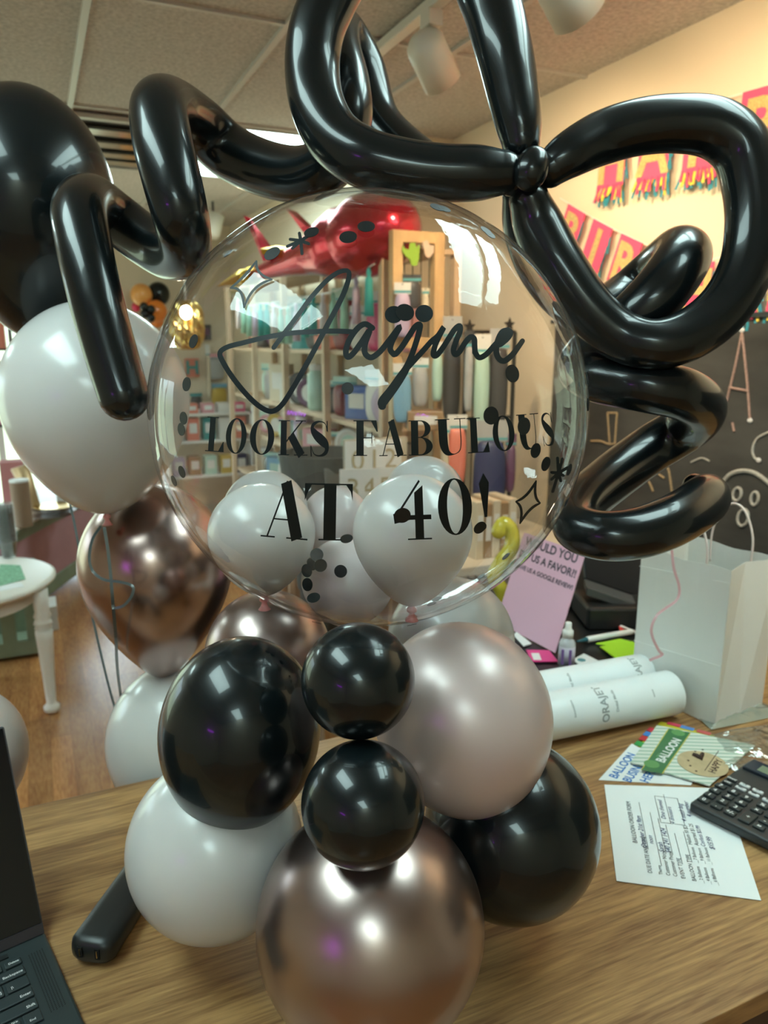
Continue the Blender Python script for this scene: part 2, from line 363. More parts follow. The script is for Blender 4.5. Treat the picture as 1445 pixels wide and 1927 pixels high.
# neon sign on the wall behind, seen mirrored on the balloons
NEON = mat('purple_neon', (.5, .1, 1), .4, emit=(.45, .04, 1.0), estr=16)
nz = EYE+.24; q = []
for i in range(60):
    a = i*.55; q.append((XL+.05, -1.45+i*.011, nz+.05*math.sin(a*1.3)+.02*math.sin(a*3)))
MB().tube(q, .006, 8).build('neon_sign', NEON, label='purple neon script sign on the window-side wall, mirrored as specks on the balloons', cat='neon sign', smooth=True)

# ================================================================== COUNTERS
cn = thing('counter', (.3, .85, 0), 'oak laminate shop counter carrying the balloon display', 'counter')
MB().box(-1.1, 1.9, .477, 1.217, ZC-.03, ZC).build('worktop', COUNTER, cn, bevel=.0015)
DKP = mat('dark_counter_panel', (.055, .03, .022), .5)
MB().box(-1.05, 1.86, .52, .54, 0, ZC-.03).build('front_panel', DKP, cn)
MB().box(-1.05, 1.86, 1.16, 1.18, 0, ZC-.03).build('back_panel', DKP, cn)
for x in (-1.05, 1.84): MB().box(x, x+.02, .54, 1.16, 0, ZC-.03).build('side_panel', DKP, cn)
dk = thing('side_desk', (1.4, 1.6, 0), 'black desk behind the white paper rolls', 'desk')
DESKB = mat('black_desk_top', (.008, .009, .010), .3)
MB().box(.93, 2.05, 1.222, 1.95, ZC-.03, ZC-.002).build('desk_top', DESKB, dk, bevel=.002)
for x in (.95, 2.0): MB().box(x, x+.03, 1.25, 1.92, 0, ZC-.03).build('side_panel', BLKPL, dk)

# ================================================================== BALLOON DISPLAY
def knot(mb, c, ax, r):      # neck, tied bead and flared lip, along ax (pointing away from the balloon)
    ax = Vector(ax).normalized()
    mb.lathe(c, [(-r*1.2, r*1.0), (-r*.3, r*.5), (r*.1, r*.32), (r*.45, r*.62), (r*.75, r*.62), (r*1.0, r*.32), (r*1.5, r*.5), (r*1.95, r*.82), (r*2.0, r*.7), (r*1.6, r*.3)], ax, 20)
def balloon(px, py, d, rx, ry, m, label, group=None, down=(0, 0, -1), k=.0, roll=0, name='balloon', kn=None, kr=.007, sc=1, mk=None):
    """rx, ry: half width and half length in photo pixels at depth d."""
    c = P(px, py, d); RX = rx*d/FPX; RY = ry*d/FPX
    ax = -Vector(down).normalized()
    ax = (ax+Rv*roll).normalized(); u = ax.orthogonal().normalized(); w_ = ax.cross(u)
    def fn(t):
        s = (1-math.cos(t))/2
        rr = math.sin(t)*(1-k*s*s*1.1+.25*k*math.sin(t)**2)
        return rr, math.cos(t)*(1+.15*k*s)
    o = MB().ell(c, u*RX, w_*RX, ax*RY, seg=64, rings=48, fn=fn).build(name, m, smooth=True, origin=c, label=label, cat='balloon', group=group)
    if kn:
        e = MB(); knot(e, c-ax*RY*(1+.15*k), -ax, kr); e.build('knot', kn, o, smooth=True)
    return o
# clear bubble
BC = P(695, 780, .90); BR = .2535
bb = thing('bubble_balloon', BC, 'large clear bubble balloon printed with black lettering above the balloon cluster', 'balloon')
def bfn(t): return math.sin(t), math.cos(t)*.985
film = MB().ell(BC, (BR, 0, 0), (0, BR, 0), (0, 0, BR), seg=128, rings=96, fn=bfn)
film.build('film', BUBBLE, bb, smooth=True)
film = MB().ell(BC, (BR-.006, 0, 0), (0, BR-.006, 0), (0, 0, BR-.004), seg=96, rings=64, fn=bfn)
film.build('inner_film', thin_clear('clear_inner_film', tint=(.985, .985, .985), base=.0, fpow=11, rough=.03, bump=.05, stretch=(6, 6, 1.2), bscale=5), bb, smooth=True)
def onS(px, py, off=.0006, far=False):
    v = ray(px, py).normalized(); o = CAM-BC; R_ = BR+off; b = v.dot(o); q = b*b-o.dot(o)+R_*R_
    if q < 0: q = 0
    t = -b+(math.sqrt(q) if far else -math.sqrt(q)); return CAM+v*t
def decal_quads(mb, quads):
    for qd in quads:
        mb.quad(*[onS(x, y) for x, y in qd])
# --- didone glyphs: lists of quads in the unit box, u right, v down
def rib(pts, ws, n=6):
    c = spline([Vector((x, y, w_)) for (x, y), w_ in zip(pts, ws)], n); out = []; L = []
    for i, p in enumerate(c):
        d = c[min(i+1, len(c)-1)]-c[max(i-1, 0)]; d.z = 0; d.normalize(); L.append(((p.x-d.y*p.z/2, p.y+d.x*p.z/2), (p.x+d.y*p.z/2, p.y-d.x*p.z/2)))
    return [(a[0], b[0], b[1], a[1]) for a, b in zip(L, L[1:])]
def rect(x0, y0, x1, y1, n=1):
    return [((x0+(x1-x0)*i/n, y0), (x0+(x1-x0)*(i+1)/n, y0), (x0+(x1-x0)*(i+1)/n, y1), (x0+(x1-x0)*i/n, y1)) for i in range(n)]
def vrect(x0, y0, x1, y1, n=6, dx=0):
    return [((x0+dx*i/n, y0+(y1-y0)*i/n), (x1+dx*i/n, y0+(y1-y0)*i/n), (x1+dx*(i+1)/n, y0+(y1-y0)*(i+1)/n), (x0+dx*(i+1)/n, y0+(y1-y0)*(i+1)/n)) for i in range(n)]
def ring(cx, cy, rx, ry, tx, ty, a0=0, a1=360, n=32):
    out = []
    for i in range(n):
        a, b = math.radians(a0+(a1-a0)*i/n), math.radians(a0+(a1-a0)*(i+1)/n)
        f = lambda t, x, y: (cx+x*math.cos(t), cy-y*math.sin(t))
        out.append((f(a, rx, ry), f(b, rx, ry), f(b, rx-tx, ry-ty), f(a, rx-tx, ry-ty)))
    return out
T_ = .026
G = {
 'L': vrect(.16, 0, .46, 1)+rect(0, 0, .62, T_, 3)+rect(0, 1-T_, .96, 1, 4)+[((.93, .70), (.96, .70), (1, 1), (.70, 1-T_))],
 'O': ring(.5, .5, .5, .5, .25, .03),
 'K': vrect(.08, 0, .30, 1)+rect(0, 0, .42, T_, 2)+rect(0, 1-T_, .40, 1, 2)+rib([(.88, 0), (.28, .62)], [.045, .045])+rib([(.45, .42), (.86, 1)], [.26, .26])+rect(.62, 0, 1, T_, 2)+rect(.58, 1-T_, 1.08, 1, 3),
 'S': rib([(.90, .30), (.80, .08), (.5, .02), (.22, .10), (.16, .24), (.34, .40), (.62, .54), (.86, .68), (.84, .88), (.55, .98), (.24, .93), (.08, .70)], [.03, .03, .05, .12, .20, .28, .32, .26, .15, .05, .03, .03])+[((.88, 0), (.93, 0), (.95, .34), (.87, .22))]+[((.04, .66), (.10, .80), (.12, 1), (.07, 1))],
 'F': vrect(.12, 0, .42, 1)+rect(0, 0, .94, T_, 4)+rect(0, 1-T_, .56, 1, 2)+rect(.42, .48, .74, .48+T_, 2)+[((.70, 0), (.94, 0), (1, .32), (.95, .32))]+[((.74, .34), (.77, .34), (.77, .64), (.74, .64))],
 'A': rib([(.50, .0), (.14, 1)], [.035, .035])+rib([(.47, .02), (.82, 1)], [.24, .25])+rect(.24, .66, .70, .66+T_, 3)+rect(0, 1-T_, .32, 1, 2)+rect(.58, 1-T_, 1.06, 1, 3),
 'B': vrect(.10, 0, .40, 1)+rect(0, 0, .5, T_, 3)+rect(0, 1-T_, .5, 1, 3)+rect(.4, .475, .55, .50, 1)+ring(.50, .245, .42, .245, .24, .028, -90, 90, 16)+ring(.50, .74, .50, .26, .27, .028, -90, 90, 16),
 'U': rib([(.26, 0), (.26, .35), (.27, .70), (.36, .92), (.55, .985), (.74, .90), (.80, .68), (.80, .3), (.80, 0)], [.27, .27, .26, .18, .03, .03, .03, .03, .03])+rect(.04, 0, .48, T_, 2)+rect(.62, 0, .98, T_, 2),
 'T': vrect(.40, 0, .66, 1)+rect(.02, 0, .98, T_, 6)+rect(.30, 1-T_, .78, 1, 3)+[((.0, 0), (.16, 0), (.07, .14), (0, .30))]+[((.84, 0), (1, 0), (1, .30), (.96, .14))],
 '4': vrect(.58, .20, .80, 1)+[((.58, .20), (.80, .08), (.80, .22), (.58, .36))]+rect(.06, .58, 1.0, .66, 6)+rib([(.72, 0), (.05, .64)], [.045, .045])+rect(.38, .975, 1.0, 1, 3)+[((.02, .55), (.30, .55), (.45, .66), (.05, .72))],
 '0': ring(.5, .5, .5, .5, .27, .025),
 '!': [((0, .24), (.5, 0), (1, .22), (.92, .40)), ((0, .24), (.92, .40), (.66, 1), (.40, 1))],
}
def glyph(ch, box, tilt=0, parent=bb):
    x0, y0, x1, y1 = box; m = MB(); m.closed = False; tx = math.tan(math.radians(tilt)); cx, cy = (x0+x1)/2, (y0+y1)/2
    qs = []
    for qd in G[ch]:
        qs.append([(x0+(x1-x0)*u-((y0+(y1-y0)*v)-cy)*tx, y0+(y1-y0)*v+((x0+(x1-x0)*u)-cx)*tx) for u, v in qd])
    decal_quads(m, qs)
    m.build('lettering', VINYL, parent, label='black serif letter %s' % ch if ch.isalpha() else None)
rows = [('L', 388, 785, 423, 850, 4), ('O', 425, 787, 464, 854, 3), ('O', 470, 789, 516, 856, 2), ('K', 524, 791, 575, 857, 1), ('S', 582, 792, 619, 859, 0),
        ('F', 665, 791, 711, 858, 0), ('A', 713, 790, 762, 858, -1), ('B', 769, 791, 814, 857, -1), ('U', 818, 788, 879, 856, -3), ('L', 879, 786, 920, 852, -3), ('O', 927, 782, 968, 849, -4),
        ('U', 972, 779, 1016, 845, -5), ('S', 1019, 777, 1041, 839, -6),
        ('A', 495, 905, 578, 1013, 5), ('T', 573, 910, 663, 1017, 1), ('4', 738, 905, 811, 1016, -2), ('0', 824, 900, 888, 1007, -2), ('!', 902, 890, 921, 973, -3)]
for r in rows: glyph(r[0], r[1:5], r[5])
def dab(cx, cy, rx, ry):
    m = MB(); m.closed = False
    m.add([onS(cx, cy)]+[onS(cx+rx*math.cos(a*.3142), cy+ry*math.sin(a*.3142)) for a in range(20)], [(0, 1+a, 1+(a+1) % 20) for a in range(20)]); return m
dab(909, 990, 6.5, 7.5).build('lettering', VINYL, bb)
# --- brush script name, traced strokes (image coordinates) as variable-width strokes lying on the film
def z1(p): return (380+p[0]/3.6125, 400+p[1]/3.6125)
def z4(p): return (660+p[0]/5.667, 420+p[1]/5.667)
def z2(p): return (720+p[0]/3.6125, 380+p[1]/3.6125)
def stroke(pts, ws, n=6):
    m = MB(); m.closed = False
    decal_quads(m, rib(pts, ws if hasattr(ws, '__len__') else [ws]*len(pts), n))
    for p, w_ in ((pts[0], ws[0] if hasattr(ws, '__len__') else ws), (pts[-1], ws[-1] if hasattr(ws, '__len__') else ws)):
        m.add([onS(*p)]+[onS(p[0]+w_/2*math.cos(a*.5236), p[1]+w_/2*math.sin(a*.5236)) for a in range(12)], [(0, 1+a, 1+(a+1) % 12) for a in range(12)])
    return m
s1 = [z1(p) for p in [(488, 918), (560, 820), (640, 715), (740, 580), (840, 470), (920, 410), (985, 395), (1000, 430), (975, 520), (930, 620), (860, 750), (790, 885), (700, 1050), (620, 1190), (545, 1305), (480, 1350), (410, 1330), (320, 1255), (215, 1130), (145, 1020), (122, 955), (170, 915), (280, 885), (450, 845), (620, 818), (800, 808), (930, 806), (1040, 812)]]
stroke(s1, [9]*6+[8.5, 9]+[10]*12+[9.5]*8).build('lettering', VINYL, bb, label='brush script initial of the name')
s2 = [z1(p) for p in [(1158, 785), (1110, 758), (1060, 785), (1005, 860), (978, 940), (992, 982), (1030, 955), (1085, 880), (1140, 800), (1110, 890), (1108, 955), (1150, 985), (1210, 945), (1275, 865), (1345, 775), (1295, 870), (1280, 930), (1305, 965)]]
s2b = [z4(p) for p in [(480, 1395), (540, 1325), (620, 1205), (690, 1100), (738, 1085), (725, 1170), (690, 1290), (645, 1420), (590, 1550), (520, 1660), (430, 1790), (345, 1900)]]+[z1((1225, 1315))]
stroke(s2, 11).build('lettering', VINYL, bb, label='brush script letter a joined to the next')
stroke(s2b, [11]*8+[14, 17, 18, 19, 15]).build('lettering', VINYL, bb, label='brush script letter y with long thick tail')
s3 = [z4(p) for p in [(590, 1560), (680, 1460), (780, 1350), (860, 1260), (930, 1200), (990, 1110), (950, 1190), (900, 1300), (880, 1400), (915, 1410), (980, 1330), (1050, 1220), (1110, 1130), (1160, 1095), (1165, 1150), (1125, 1250), (1095, 1350), (1115, 1400), (1160, 1370), (1215, 1280), (1275, 1215), (1315, 1230), (1320, 1300), (1325, 1380)]]
s3b = [z2(p) for p in [(628, 1020), (655, 1058), (705, 1035), (760, 975), (820, 915), (862, 885), (850, 870)]]
stroke(s3+s3b, 10.5).build('lettering', VINYL, bb, label='brush script letter m')
s4 = [z2(p) for p in [(795, 960), (840, 925), (865, 890), (850, 872), (810, 885), (780, 950), (772, 1020), (792, 1068), (830, 1080), (880, 1040), (915, 995), (950, 945)]]
stroke(s4, [16, 15, 13, 10, 10, 11, 11, 11, 11, 11, 10.5, 9.5]).build('lettering', VINYL, bb, label='brush script letter e')
for x, y in ((741, 592), (798, 590)): dab(x, y, 17, 16.5).build('lettering', VINYL, bb, label='round dot over the script y')
# sparkles and asterisks
def star4(cx, cy, pts):
    m = MB(); m.closed = False
    pp = []
    for i in range(4):
        a, b = Vector((*pts[i], 0)), Vector((*pts[(i+1) % 4], 0)); c_ = Vector((cx, cy, 0)); q_ = c_+((a+b)/2-c_)*.38
        for t in [j/6 for j in range(6)]: pp.append(((1-t)**2*a+2*t*(1-t)*q_+t*t*b).to_2d())
    pp.append(pp[0]); L = [(p.x, p.y) for p in pp]
    for i in range(0, 24, 6): decal_quads(m, rib(L[i:i+7], [2.2, 4.5, 5, 5, 5, 4.5, 2.2] if True else 4, 3))
    m.build('sparkle', VINYL, bb, label='outlined four-point sparkle')
star4(466, 522, [z1((372, 325)), z1((480, 455)), z1((285, 650)), z1((190, 515))])
star4(995, 945, [(1009, 904), (1017, 947), (978, 986), (970, 944)])
def aster(cx, cy, tips, w=6.5):
    m = MB(); m.closed = False
    for x, y in tips: decal_quads(m, rib([(cx, cy), (x, y)], [w, w*.9], 3)); m.add([onS(x, y)]+[onS(x+w/2.2*math.cos(a*.785), y+w/2.2*math.sin(a*.785)) for a in range(8)], [(0, 1+a, 1+(a+1) % 8) for a in range(8)])
    m.build('asterisk', VINYL, bb, label='hand-drawn black asterisk')
aster(566, 453, [z1(p) for p in [(662, 140), (765, 130), (725, 212), (680, 280), (615, 242), (580, 230), (600, 182)]])
aster(1051, 890, [(1049, 862), (1058, 864), (1068, 880), (1060, 895), (1055, 905), (1040, 925), (1038, 902), (1038, 889)], 6)
# confetti discs clinging inside the film
cf = [(512, 477, 17), (655, 446, 17), (689, 426, 17), (762, 588, 17), (364, 642, 14), (351, 723, 14), (345, 787, 13), (341, 808, 13), (342, 888, 13), (327, 905, 12), (823, 390, 16), (836, 393, 14), (915, 434, 14), (922, 441, 13),
      (964, 703, 17), (924, 782, 17), (986, 802, 17), (1008, 848, 15), (1027, 873, 15), (1071, 884, 13), (654, 731, 11), (1105, 712, 15), (1106, 761, 15), (1066, 945, 12), (903, 993, 14), (586, 437, 15), (757, 970, 16)]
cfar = [(429, 477, 13), (952, 1047, 13), (965, 1058, 13), (977, 1068, 12), (905, 1085, 12), (914, 1106, 12), (910, 1113, 11), (822, 1127, 14), (812, 1136, 13), (863, 1142, 12), (745, 1172, 12), (775, 1176, 12), (722, 1176, 12), (690, 1172, 12), (560, 1156, 12), (540, 1150, 11), (596, 1172, 12), (700, 1160, 12), (832, 1154, 12), (640, 1168, 12), (880, 1135, 11)]
def disc(px, py, r, far, label):
    c_ = onS(px, py, .0009 if not far else -.009, far); n_ = (c_-BC).normalized(); u = n_.orthogonal().normalized(); v = n_.cross(u); R_ = .0076*r/16
    m = MB(); m.lathe(c_-n_*.0003, [(0, R_), (.0005, R_)], n_, 24)
    return m.build('confetti_disc', CONF, label=label, cat='confetti', group='black confetti discs in the bubble')
ORD = 'first second third fourth fifth sixth seventh eighth ninth tenth eleventh twelfth thirteenth fourteenth fifteenth'.split()
near_names = {0: 'black confetti disc left of the asterisk on top of the bubble', 1: 'black confetti disc at the top, lower of two side by side', 2: 'black confetti disc at the top, upper of two side by side', 3: 'black confetti disc between the two dots over the script y',
  4: 'black confetti disc topmost along the left rim of the bubble', 5: 'black confetti disc second down the left rim of the bubble', 6: 'upper of two overlapping confetti discs left of LOOKS', 7: 'lower of two overlapping confetti discs left of LOOKS', 8: 'right of two confetti discs low on the left rim', 9: 'left of two confetti discs low on the left rim',
  10: 'left of two flat confetti discs at the crown of the bubble', 11: 'right of two flat confetti discs at the crown of the bubble', 12: 'upper of two confetti discs at the upper right rim', 13: 'lower of two confetti discs at the upper right rim',
  14: 'black confetti disc just under the script e', 15: 'black confetti disc above the L of FABULOUS', 16: 'black confetti disc behind the last U of FABULOUS', 17: 'black confetti disc under the S of FABULOUS', 18: 'black confetti disc between FABULOUS and the right asterisk', 19: 'black confetti disc touching the right asterisk',
  20: 'small confetti disc left of the script y tail', 21: 'upper of two edge-on confetti discs on the right rim', 22: 'lower of two edge-on confetti discs on the right rim', 23: 'confetti disc right of the lower sparkle', 24: 'confetti disc overlapping the dot of the exclamation mark', 25: 'confetti disc overlapping the top asterisk', 26: 'confetti disc on the left arm of the figure 4'}
for i, (x, y, r) in enumerate(cf): disc(x, y, r, False, near_names[i])
for i, (x, y, r) in enumerate(cfar):
    lab = 'faint grey confetti disc at the upper left rim of the bubble' if i == 0 else 'loose black confetti disc lying in the bottom of the bubble, %s from the left' % ORD[sum(q[0] < x for q in cfar if q[1] > 1120)] if y > 1120 else 'dark confetti disc on the lower right curve of the bubble, %s from the top' % ORD[sum(q[1] < y for q in cfar[1:7])]
    disc(x, y, r, True, lab)

# balloons inside the bubble
GI = 'white balloons inside the bubble'
balloon(493, 1015, .86, 100, 106, WHITEL, 'white balloon at the lower left inside the bubble, behind the word AT', GI, k=.25, kn=PINKK, kr=.009, name='balloon')
balloon(500, 968, 1.0, 80, 84, WHITEL, 'white balloon peeking above the lower left one inside the bubble', GI, k=.1)
balloon(776, 1016, .80, 112, 124, WHITEL, 'front white balloon inside the bubble behind the figures 40', GI, k=.3, kn=PINKK, kr=.009)
balloon(798, 942, 1.0, 78, 84, WHITEL, 'white balloon showing above the front one inside the bubble', GI, k=.1)
balloon(655, 1095, .93, 88, 84, PALEP, 'pale pink balloon low in the middle of the bubble', GI, k=.1)
balloon(632, 990, 1.04, 68, 76, PALEP, 'pale pink balloon behind the letter T inside the bubble', GI, k=.1)
for i, (x, y, d, lab) in enumerate([(641, 1075, .83, 'grey confetti disc alone on the pale pink balloon'), (603, 1064, .82, 'largest confetti disc beside the pale pink balloon'), (596, 1044, .82, 'confetti disc at the top of the small pile between two inner balloons'), (577, 1074, .80, 'confetti disc standing edge-on between two inner balloons'), (578, 1100, .81, 'confetti disc low at the side of the pale pink balloon'), (590, 1125, .81, 'darkest confetti disc under the pale pink balloon edge'), (586, 1062, .83, 'tilted confetti disc in the small pile between two inner balloons'), (652, 1014, .84, 'flat confetti disc under the letter T')]):
    c_ = P(x, y, d); n_ = (CAM-c_).normalized()+Vector((random.uniform(-.5, .5), 0, random.uniform(-.3, .9))); n_ = n_+Rv*(1.6 if i in (3, 4, 6) else 0)+(Vector((0, 0, 2.0)) if i in (5, 7) else Vector())
    MB().lathe(c_, [(0, .0072), (.0005, .0072)], n_, 24).build('confetti_disc', CONF, label=lab, cat='confetti', group='black confetti discs in the bubble')

# column and base balloons
balloon(674, 1280, .74, 107, 108, BLACKL, 'upper of two small black balloons stacked under the bubble', 'small black balloons')
balloon(683, 1512, .72, 116, 116, BLACKL, 'lower of two small black balloons, resting on the rose gold balloon', 'small black balloons')
GB = 'large balloons of the base cluster'
balloon(452, 1380, .86, 150, 186, BLACKL, 'large black balloon left of the two small black ones', GB, roll=.12, k=.05)
balloon(872, 1353, .88, 166, 184, PEARL, 'pearl pink balloon right of the two small black ones', GB, roll=-.25, k=.05)
balloon(697, 1738, .80, 213, 218, ROSE, 'shiny rose gold balloon at the very front of the base', GB)
balloon(406, 1592, .90, 163, 168, WHITEL, 'white balloon low at the left of the base resting on the counter', GB)
balloon(962, 1558, .93, 163, 166, BLACKL, 'large black balloon low at the right of the base', GB)
balloon(505, 1232, 1.06, 118, 122, ROSE, 'rose gold balloon behind the black one, just under the bubble', GB)
balloon(848, 1205, 1.10, 119, 120, WHITEL, 'white balloon behind the pearl pink one, under the bubble', GB)
# floating balloons behind
GF = 'floating balloons on dark ribbons'
balloon(52, 402, 1.20, 158, 222, BLACKL, 'tall black balloon floating at the upper left', GF, k=.25, roll=.05, kn=BLACKL)
balloon(184, 768, 1.18, 169, 196, WHITEL, 'big white balloon floating left of the bubble', GF, k=.22, kn=PINKK, kr=.010)
balloon(296, 1092, 1.36, 138, 184, ROSE2, 'mirror rose gold balloon below the floating white one', GF, k=.45, kn=ROSE2)
balloon(345, 1395, 1.45, 139, 152, WHITEL, 'white balloon hanging behind the far edge of the counter', GF, k=.05)
balloon(-62, 1420, 1.45, 106, 128, WHITEL, 'white balloon cropped at the left edge behind the laptop', GF, k=.05)

# ribbons
RIB = mat('grey_curling_ribbon', (.06, .075, .075), .3, coat=.5)
def ribbon(pp, d, label, w=.0045, m=RIB, n=8, name='curling_ribbon', cat='ribbon'):
    pts = spline([P(x, y, d if not hasattr(d, '__len__') else d[i]) for i, (x, y) in enumerate(pp)], n)
    mb = MB()
    vs = []; 
    for i, p in enumerate(pts):
        dd = (pts[min(i+1, len(pts)-1)]-pts[max(i-1, 0)]).normalized(); nn = (CAM-p).normalized(); sd = dd.cross(nn).normalized()*w/2; th = nn*.0004
        vs += [p-sd-th, p+sd-th, p+sd+th, p-sd+th]
    fs = [(4*i+k, 4*i+(k+1) % 4, 4*i+4+(k+1) % 4, 4*i+4+k) for i in range(len(pts)-1) for k in range(4)]+[(0, 1, 2, 3), tuple(range(len(vs)-4, len(vs)))[::-1]]
    return mb.add(vs, fs).build(name, m, label=label, cat=cat, smooth=False)
ribbon([(130, 940), (140, 985), (152, 1050), (163, 1110), (176, 1170), (192, 1240), (207, 1300), (226, 1365)], 1.62, 'dark ribbon running down from the tall black balloon', w=.005)
ribbon([(196, 992), (203, 1035), (208, 1080), (212, 1130), (218, 1200), (222, 1270), (236, 1370)], [1.17, 1.17, 1.17, 1.17, 1.22, 1.36, 1.60], 'straight dark ribbon tied under the white floating balloon', w=.0048)
ribbon([(190, 990), (174, 1015), (168, 1050), (175, 1075), (196, 1091), (225, 1095), (249, 1103), (248, 1121), (232, 1140), (214, 1144), (213, 1138)], [1.17, 1.16, 1.15, 1.15, 1.15, 1.15, 1.15, 1.15, 1.15, 1.15, 1.15], 'dark ribbon tail curling across the straight one', w=.0042)

# twisting balloons
def loopy(pp, label, name, r=47, n=12, closed=False, group=None, pinch=None, parent=None):
    pts3 = [Vector((*P(x, y, d),)) for x, y, d, *_ in pp]; rad = [(q[3] if len(q) > 3 else r)*q[2]/FPX for q in pp]
    c_ = spline(pts3, n, closed); rr = [v.x for v in spline([Vector((a, 0, 0)) for a in rad], n, closed)]
    mb = MB(); mb.tube(c_, rr, 36, cap=True, round_cap=True)
    return mb.build(name, BLACKT, parent, smooth=True, label=label, **({} if parent else dict(cat='twisted balloon', group=group)))
GS = 'black spiral balloons'
loopy([(233, 745, .86, 47), (206, 655, .86, 49), (180, 560, .86, 50), (160, 470, .87, 51), (150, 400, .90, 51), (170, 378, .97, 49), (215, 408, 1.02, 47), (270, 450, 1.02, 47), (318, 478, .99, 47), (347, 470, .92, 47), (343, 420, .87, 52), (325, 345, .86, 55), (306, 265, .87, 56), (300, 205, .90, 53), (325, 200, .98, 50), (375, 235, 1.05, 50), (430, 285, 1.08, 50), (500, 318, 1.06, 50), (570, 328, 1.02, 50), (625, 300, .98, 50), (650, 230, .96, 50), (648, 160, .97, 48), (632, 95, 1.0, 48), (640, 60, 1.06, 44), (680, 130, 1.1, 44), (710, 230, 1.1, 44), (780, 300, 1.06, 44), (850, 335, 1.0, 40), (920, 335, .96, 36)],
      'black spiral balloon snaking over the upper left of the bubble', 'spiral_balloon', group=GS)
loopy([(975, 370, .97, 30), (985, 430, .99, 38), (1015, 500, 1.0, 42), (1065, 560, 1.0, 44), (1120, 590, 1.02, 46), (1180, 560, 1.06, 48), (1235, 515, 1.04, 50), (1278, 480, .98, 52), (1282, 492, .94, 52), (1245, 545, .92, 52), (1190, 600, .93, 50), (1130, 650, .96, 50), (1095, 690, .98, 46), (1130, 712, .94, 47), (1215, 728, .91, 48), (1285, 742, .92, 49), (1318, 770, .97, 47), (1290, 805, 1.03, 46), (1225, 845, 1.05, 46), (1150, 900, 1.01, 46), (1095, 950, .95, 45), (1085, 990, .90, 45), (1135, 1008, .87, 47), (1205, 1002, .87, 49), (1275, 975, .89, 49), (1325, 940, .94, 46), (1325, 925, 1.0, 34), (1308, 915, 1.02, 24)],
      'black spiral balloon coiling down the right side of the bubble', 'spiral_balloon', group=GS)
bw = thing('balloon_bow', P(1000, 315, .88), 'giant black balloon bow with two loops and a knot over the bubble', 'balloon bow')
loopy([(945, 325, .86, 40), (900, 326, .86, 49), (835, 326, .86, 51), (765, 319, .86, 53), (690, 300, .86, 54), (632, 262, .87, 53), (600, 205, .88, 52), (588, 140, .89, 52), (592, 75, .89, 52), (612, 15, .89, 52), (655, -60, .89, 52), (730, -120, .89, 52), (810, -125, .89, 52), (880, -75, .89, 52), (921, 0, .89, 55), (947, 90, .88, 53), (966, 180, .88, 48), (976, 235, .88, 43), (980, 268, .88, 36)], 'upper left loop', 'loop', parent=bw)
loopy([(1035, 318, .87, 34), (1070, 292, .87, 42), (1130, 261, .88, 48), (1200, 240, .88, 50), (1275, 233, .88, 51), (1345, 242, .88, 53), (1393, 280, .88, 53), (1412, 345, .88, 51), (1417, 420, .88, 50), (1405, 500, .88, 50), (1365, 575, .88, 50), (1300, 628, .88, 49), (1230, 648, .88, 47), (1165, 630, .89, 47), (1105, 578, .89, 48), (1050, 500, .89, 50), (1013, 425, .89, 47), (996, 378, .88, 38)], 'right loop', 'loop', parent=bw)
kb = MB(); cK = P(1000, 318, .845); kb.ell(cK, Rv*.0200, Fv*.019, (Uv+Rv*.15)*.0245, 40, 24); kb.build('knot', BLACKT, bw, smooth=True, label='small bead twisted at the centre')
kb = MB(); kb.ell(P(972, 330, .865), Rv*.017, Fv*.018, (Uv+Rv*.3)*.0235, 40, 24); kb.build('knot', BLACKT, bw, smooth=True)

# ================================================================== THINGS ON THE COUNTER
def cmat(name, c, rough=.6, **k): return mat(name, c, rough, **k)
# --- order form
def flat_quad(name, c4, z, th, m, label, cat, group=None, curl=0, parent=None):
    p = [OZ(x, y, z) for x, y in c4]; mb = MB(); n = 10; vs = []
    for s_ in (0, 1):
        for i in range(n+1):
            for j in range(n+1):
                u, v = i/n, j/n; q_ = p[0]*(1-u)*(1-v)+p[1]*u*(1-v)+p[2]*u*v+p[3]*(1-u)*v
                vs.append(q_+Vector((0, 0, th*(1-s_)+curl*(u*(1-u)*4*(v-.5)**2+.4*math.sin(u*5)*v*.1))))
    N = (n+1)**2; fs = []
    for i in range(n):
        for j in range(n):
            a = i*(n+1)+j; fs += [(a, a+1, a+n+2, a+n+1), (N+a, N+a+n+1, N+a+n+2, N+a+1)]
    edge = [i*(n+1) for i in range(n+1)]+[n*(n+1)+j for j in range(1, n+1)]+[i*(n+1)+n for i in range(n-1, -1, -1)]+[j for j in range(n-1, 0, -1)]
    for a, b in zip(edge, edge[1:]+edge[:1]): fs.append((a, b, N+b, N+a))
    mb.add(vs, fs)
    return mb.build(name, m, parent, label=label, cat=cat if parent is None else None, group=group, smooth=False), p
form, fp = flat_quad('order_form', [(1160, 1658), (1137, 1477), (1362, 1484), (1432, 1695)], ZC+.001, .0006, PAPER, 'printed balloon order form with pen handwriting lying on the counter', 'paper', curl=.002)
fo, fex, fey = fp[0], (fp[1]-fp[0]).normalized(), None
fr = (fp[3]-fp[0]).normalized(); W1 = (fp[1]-fp[0]).length; W2 = (fp[3]-fp[0]).length
zt = Vector((0, 0, .0019))
def ftext(s, u, v, size, m=INK, shear=0, al='LEFT'):   # u along the long edge, v across it, fractions
    text_mb(s, fo+(fp[1]-fo)*u+(fp[3]-fo)*v+zt, fex, -fr, size, al, shear=shear).build('printed_text' if m is INK else 'handwriting', m, form)
def fline(u0, v0, u1, v1, m=INK, w=.0006):
    a = fo+(fp[1]-fo)*u0+(fp[3]-fo)*v0+zt; b = fo+(fp[1]-fo)*u1+(fp[3]-fo)*v1+zt; MB().bar(a, b, w, .0001).build('ruled_line', m, form)
ftext('BALLOON ORDER FORM', .37, .20, .0095)
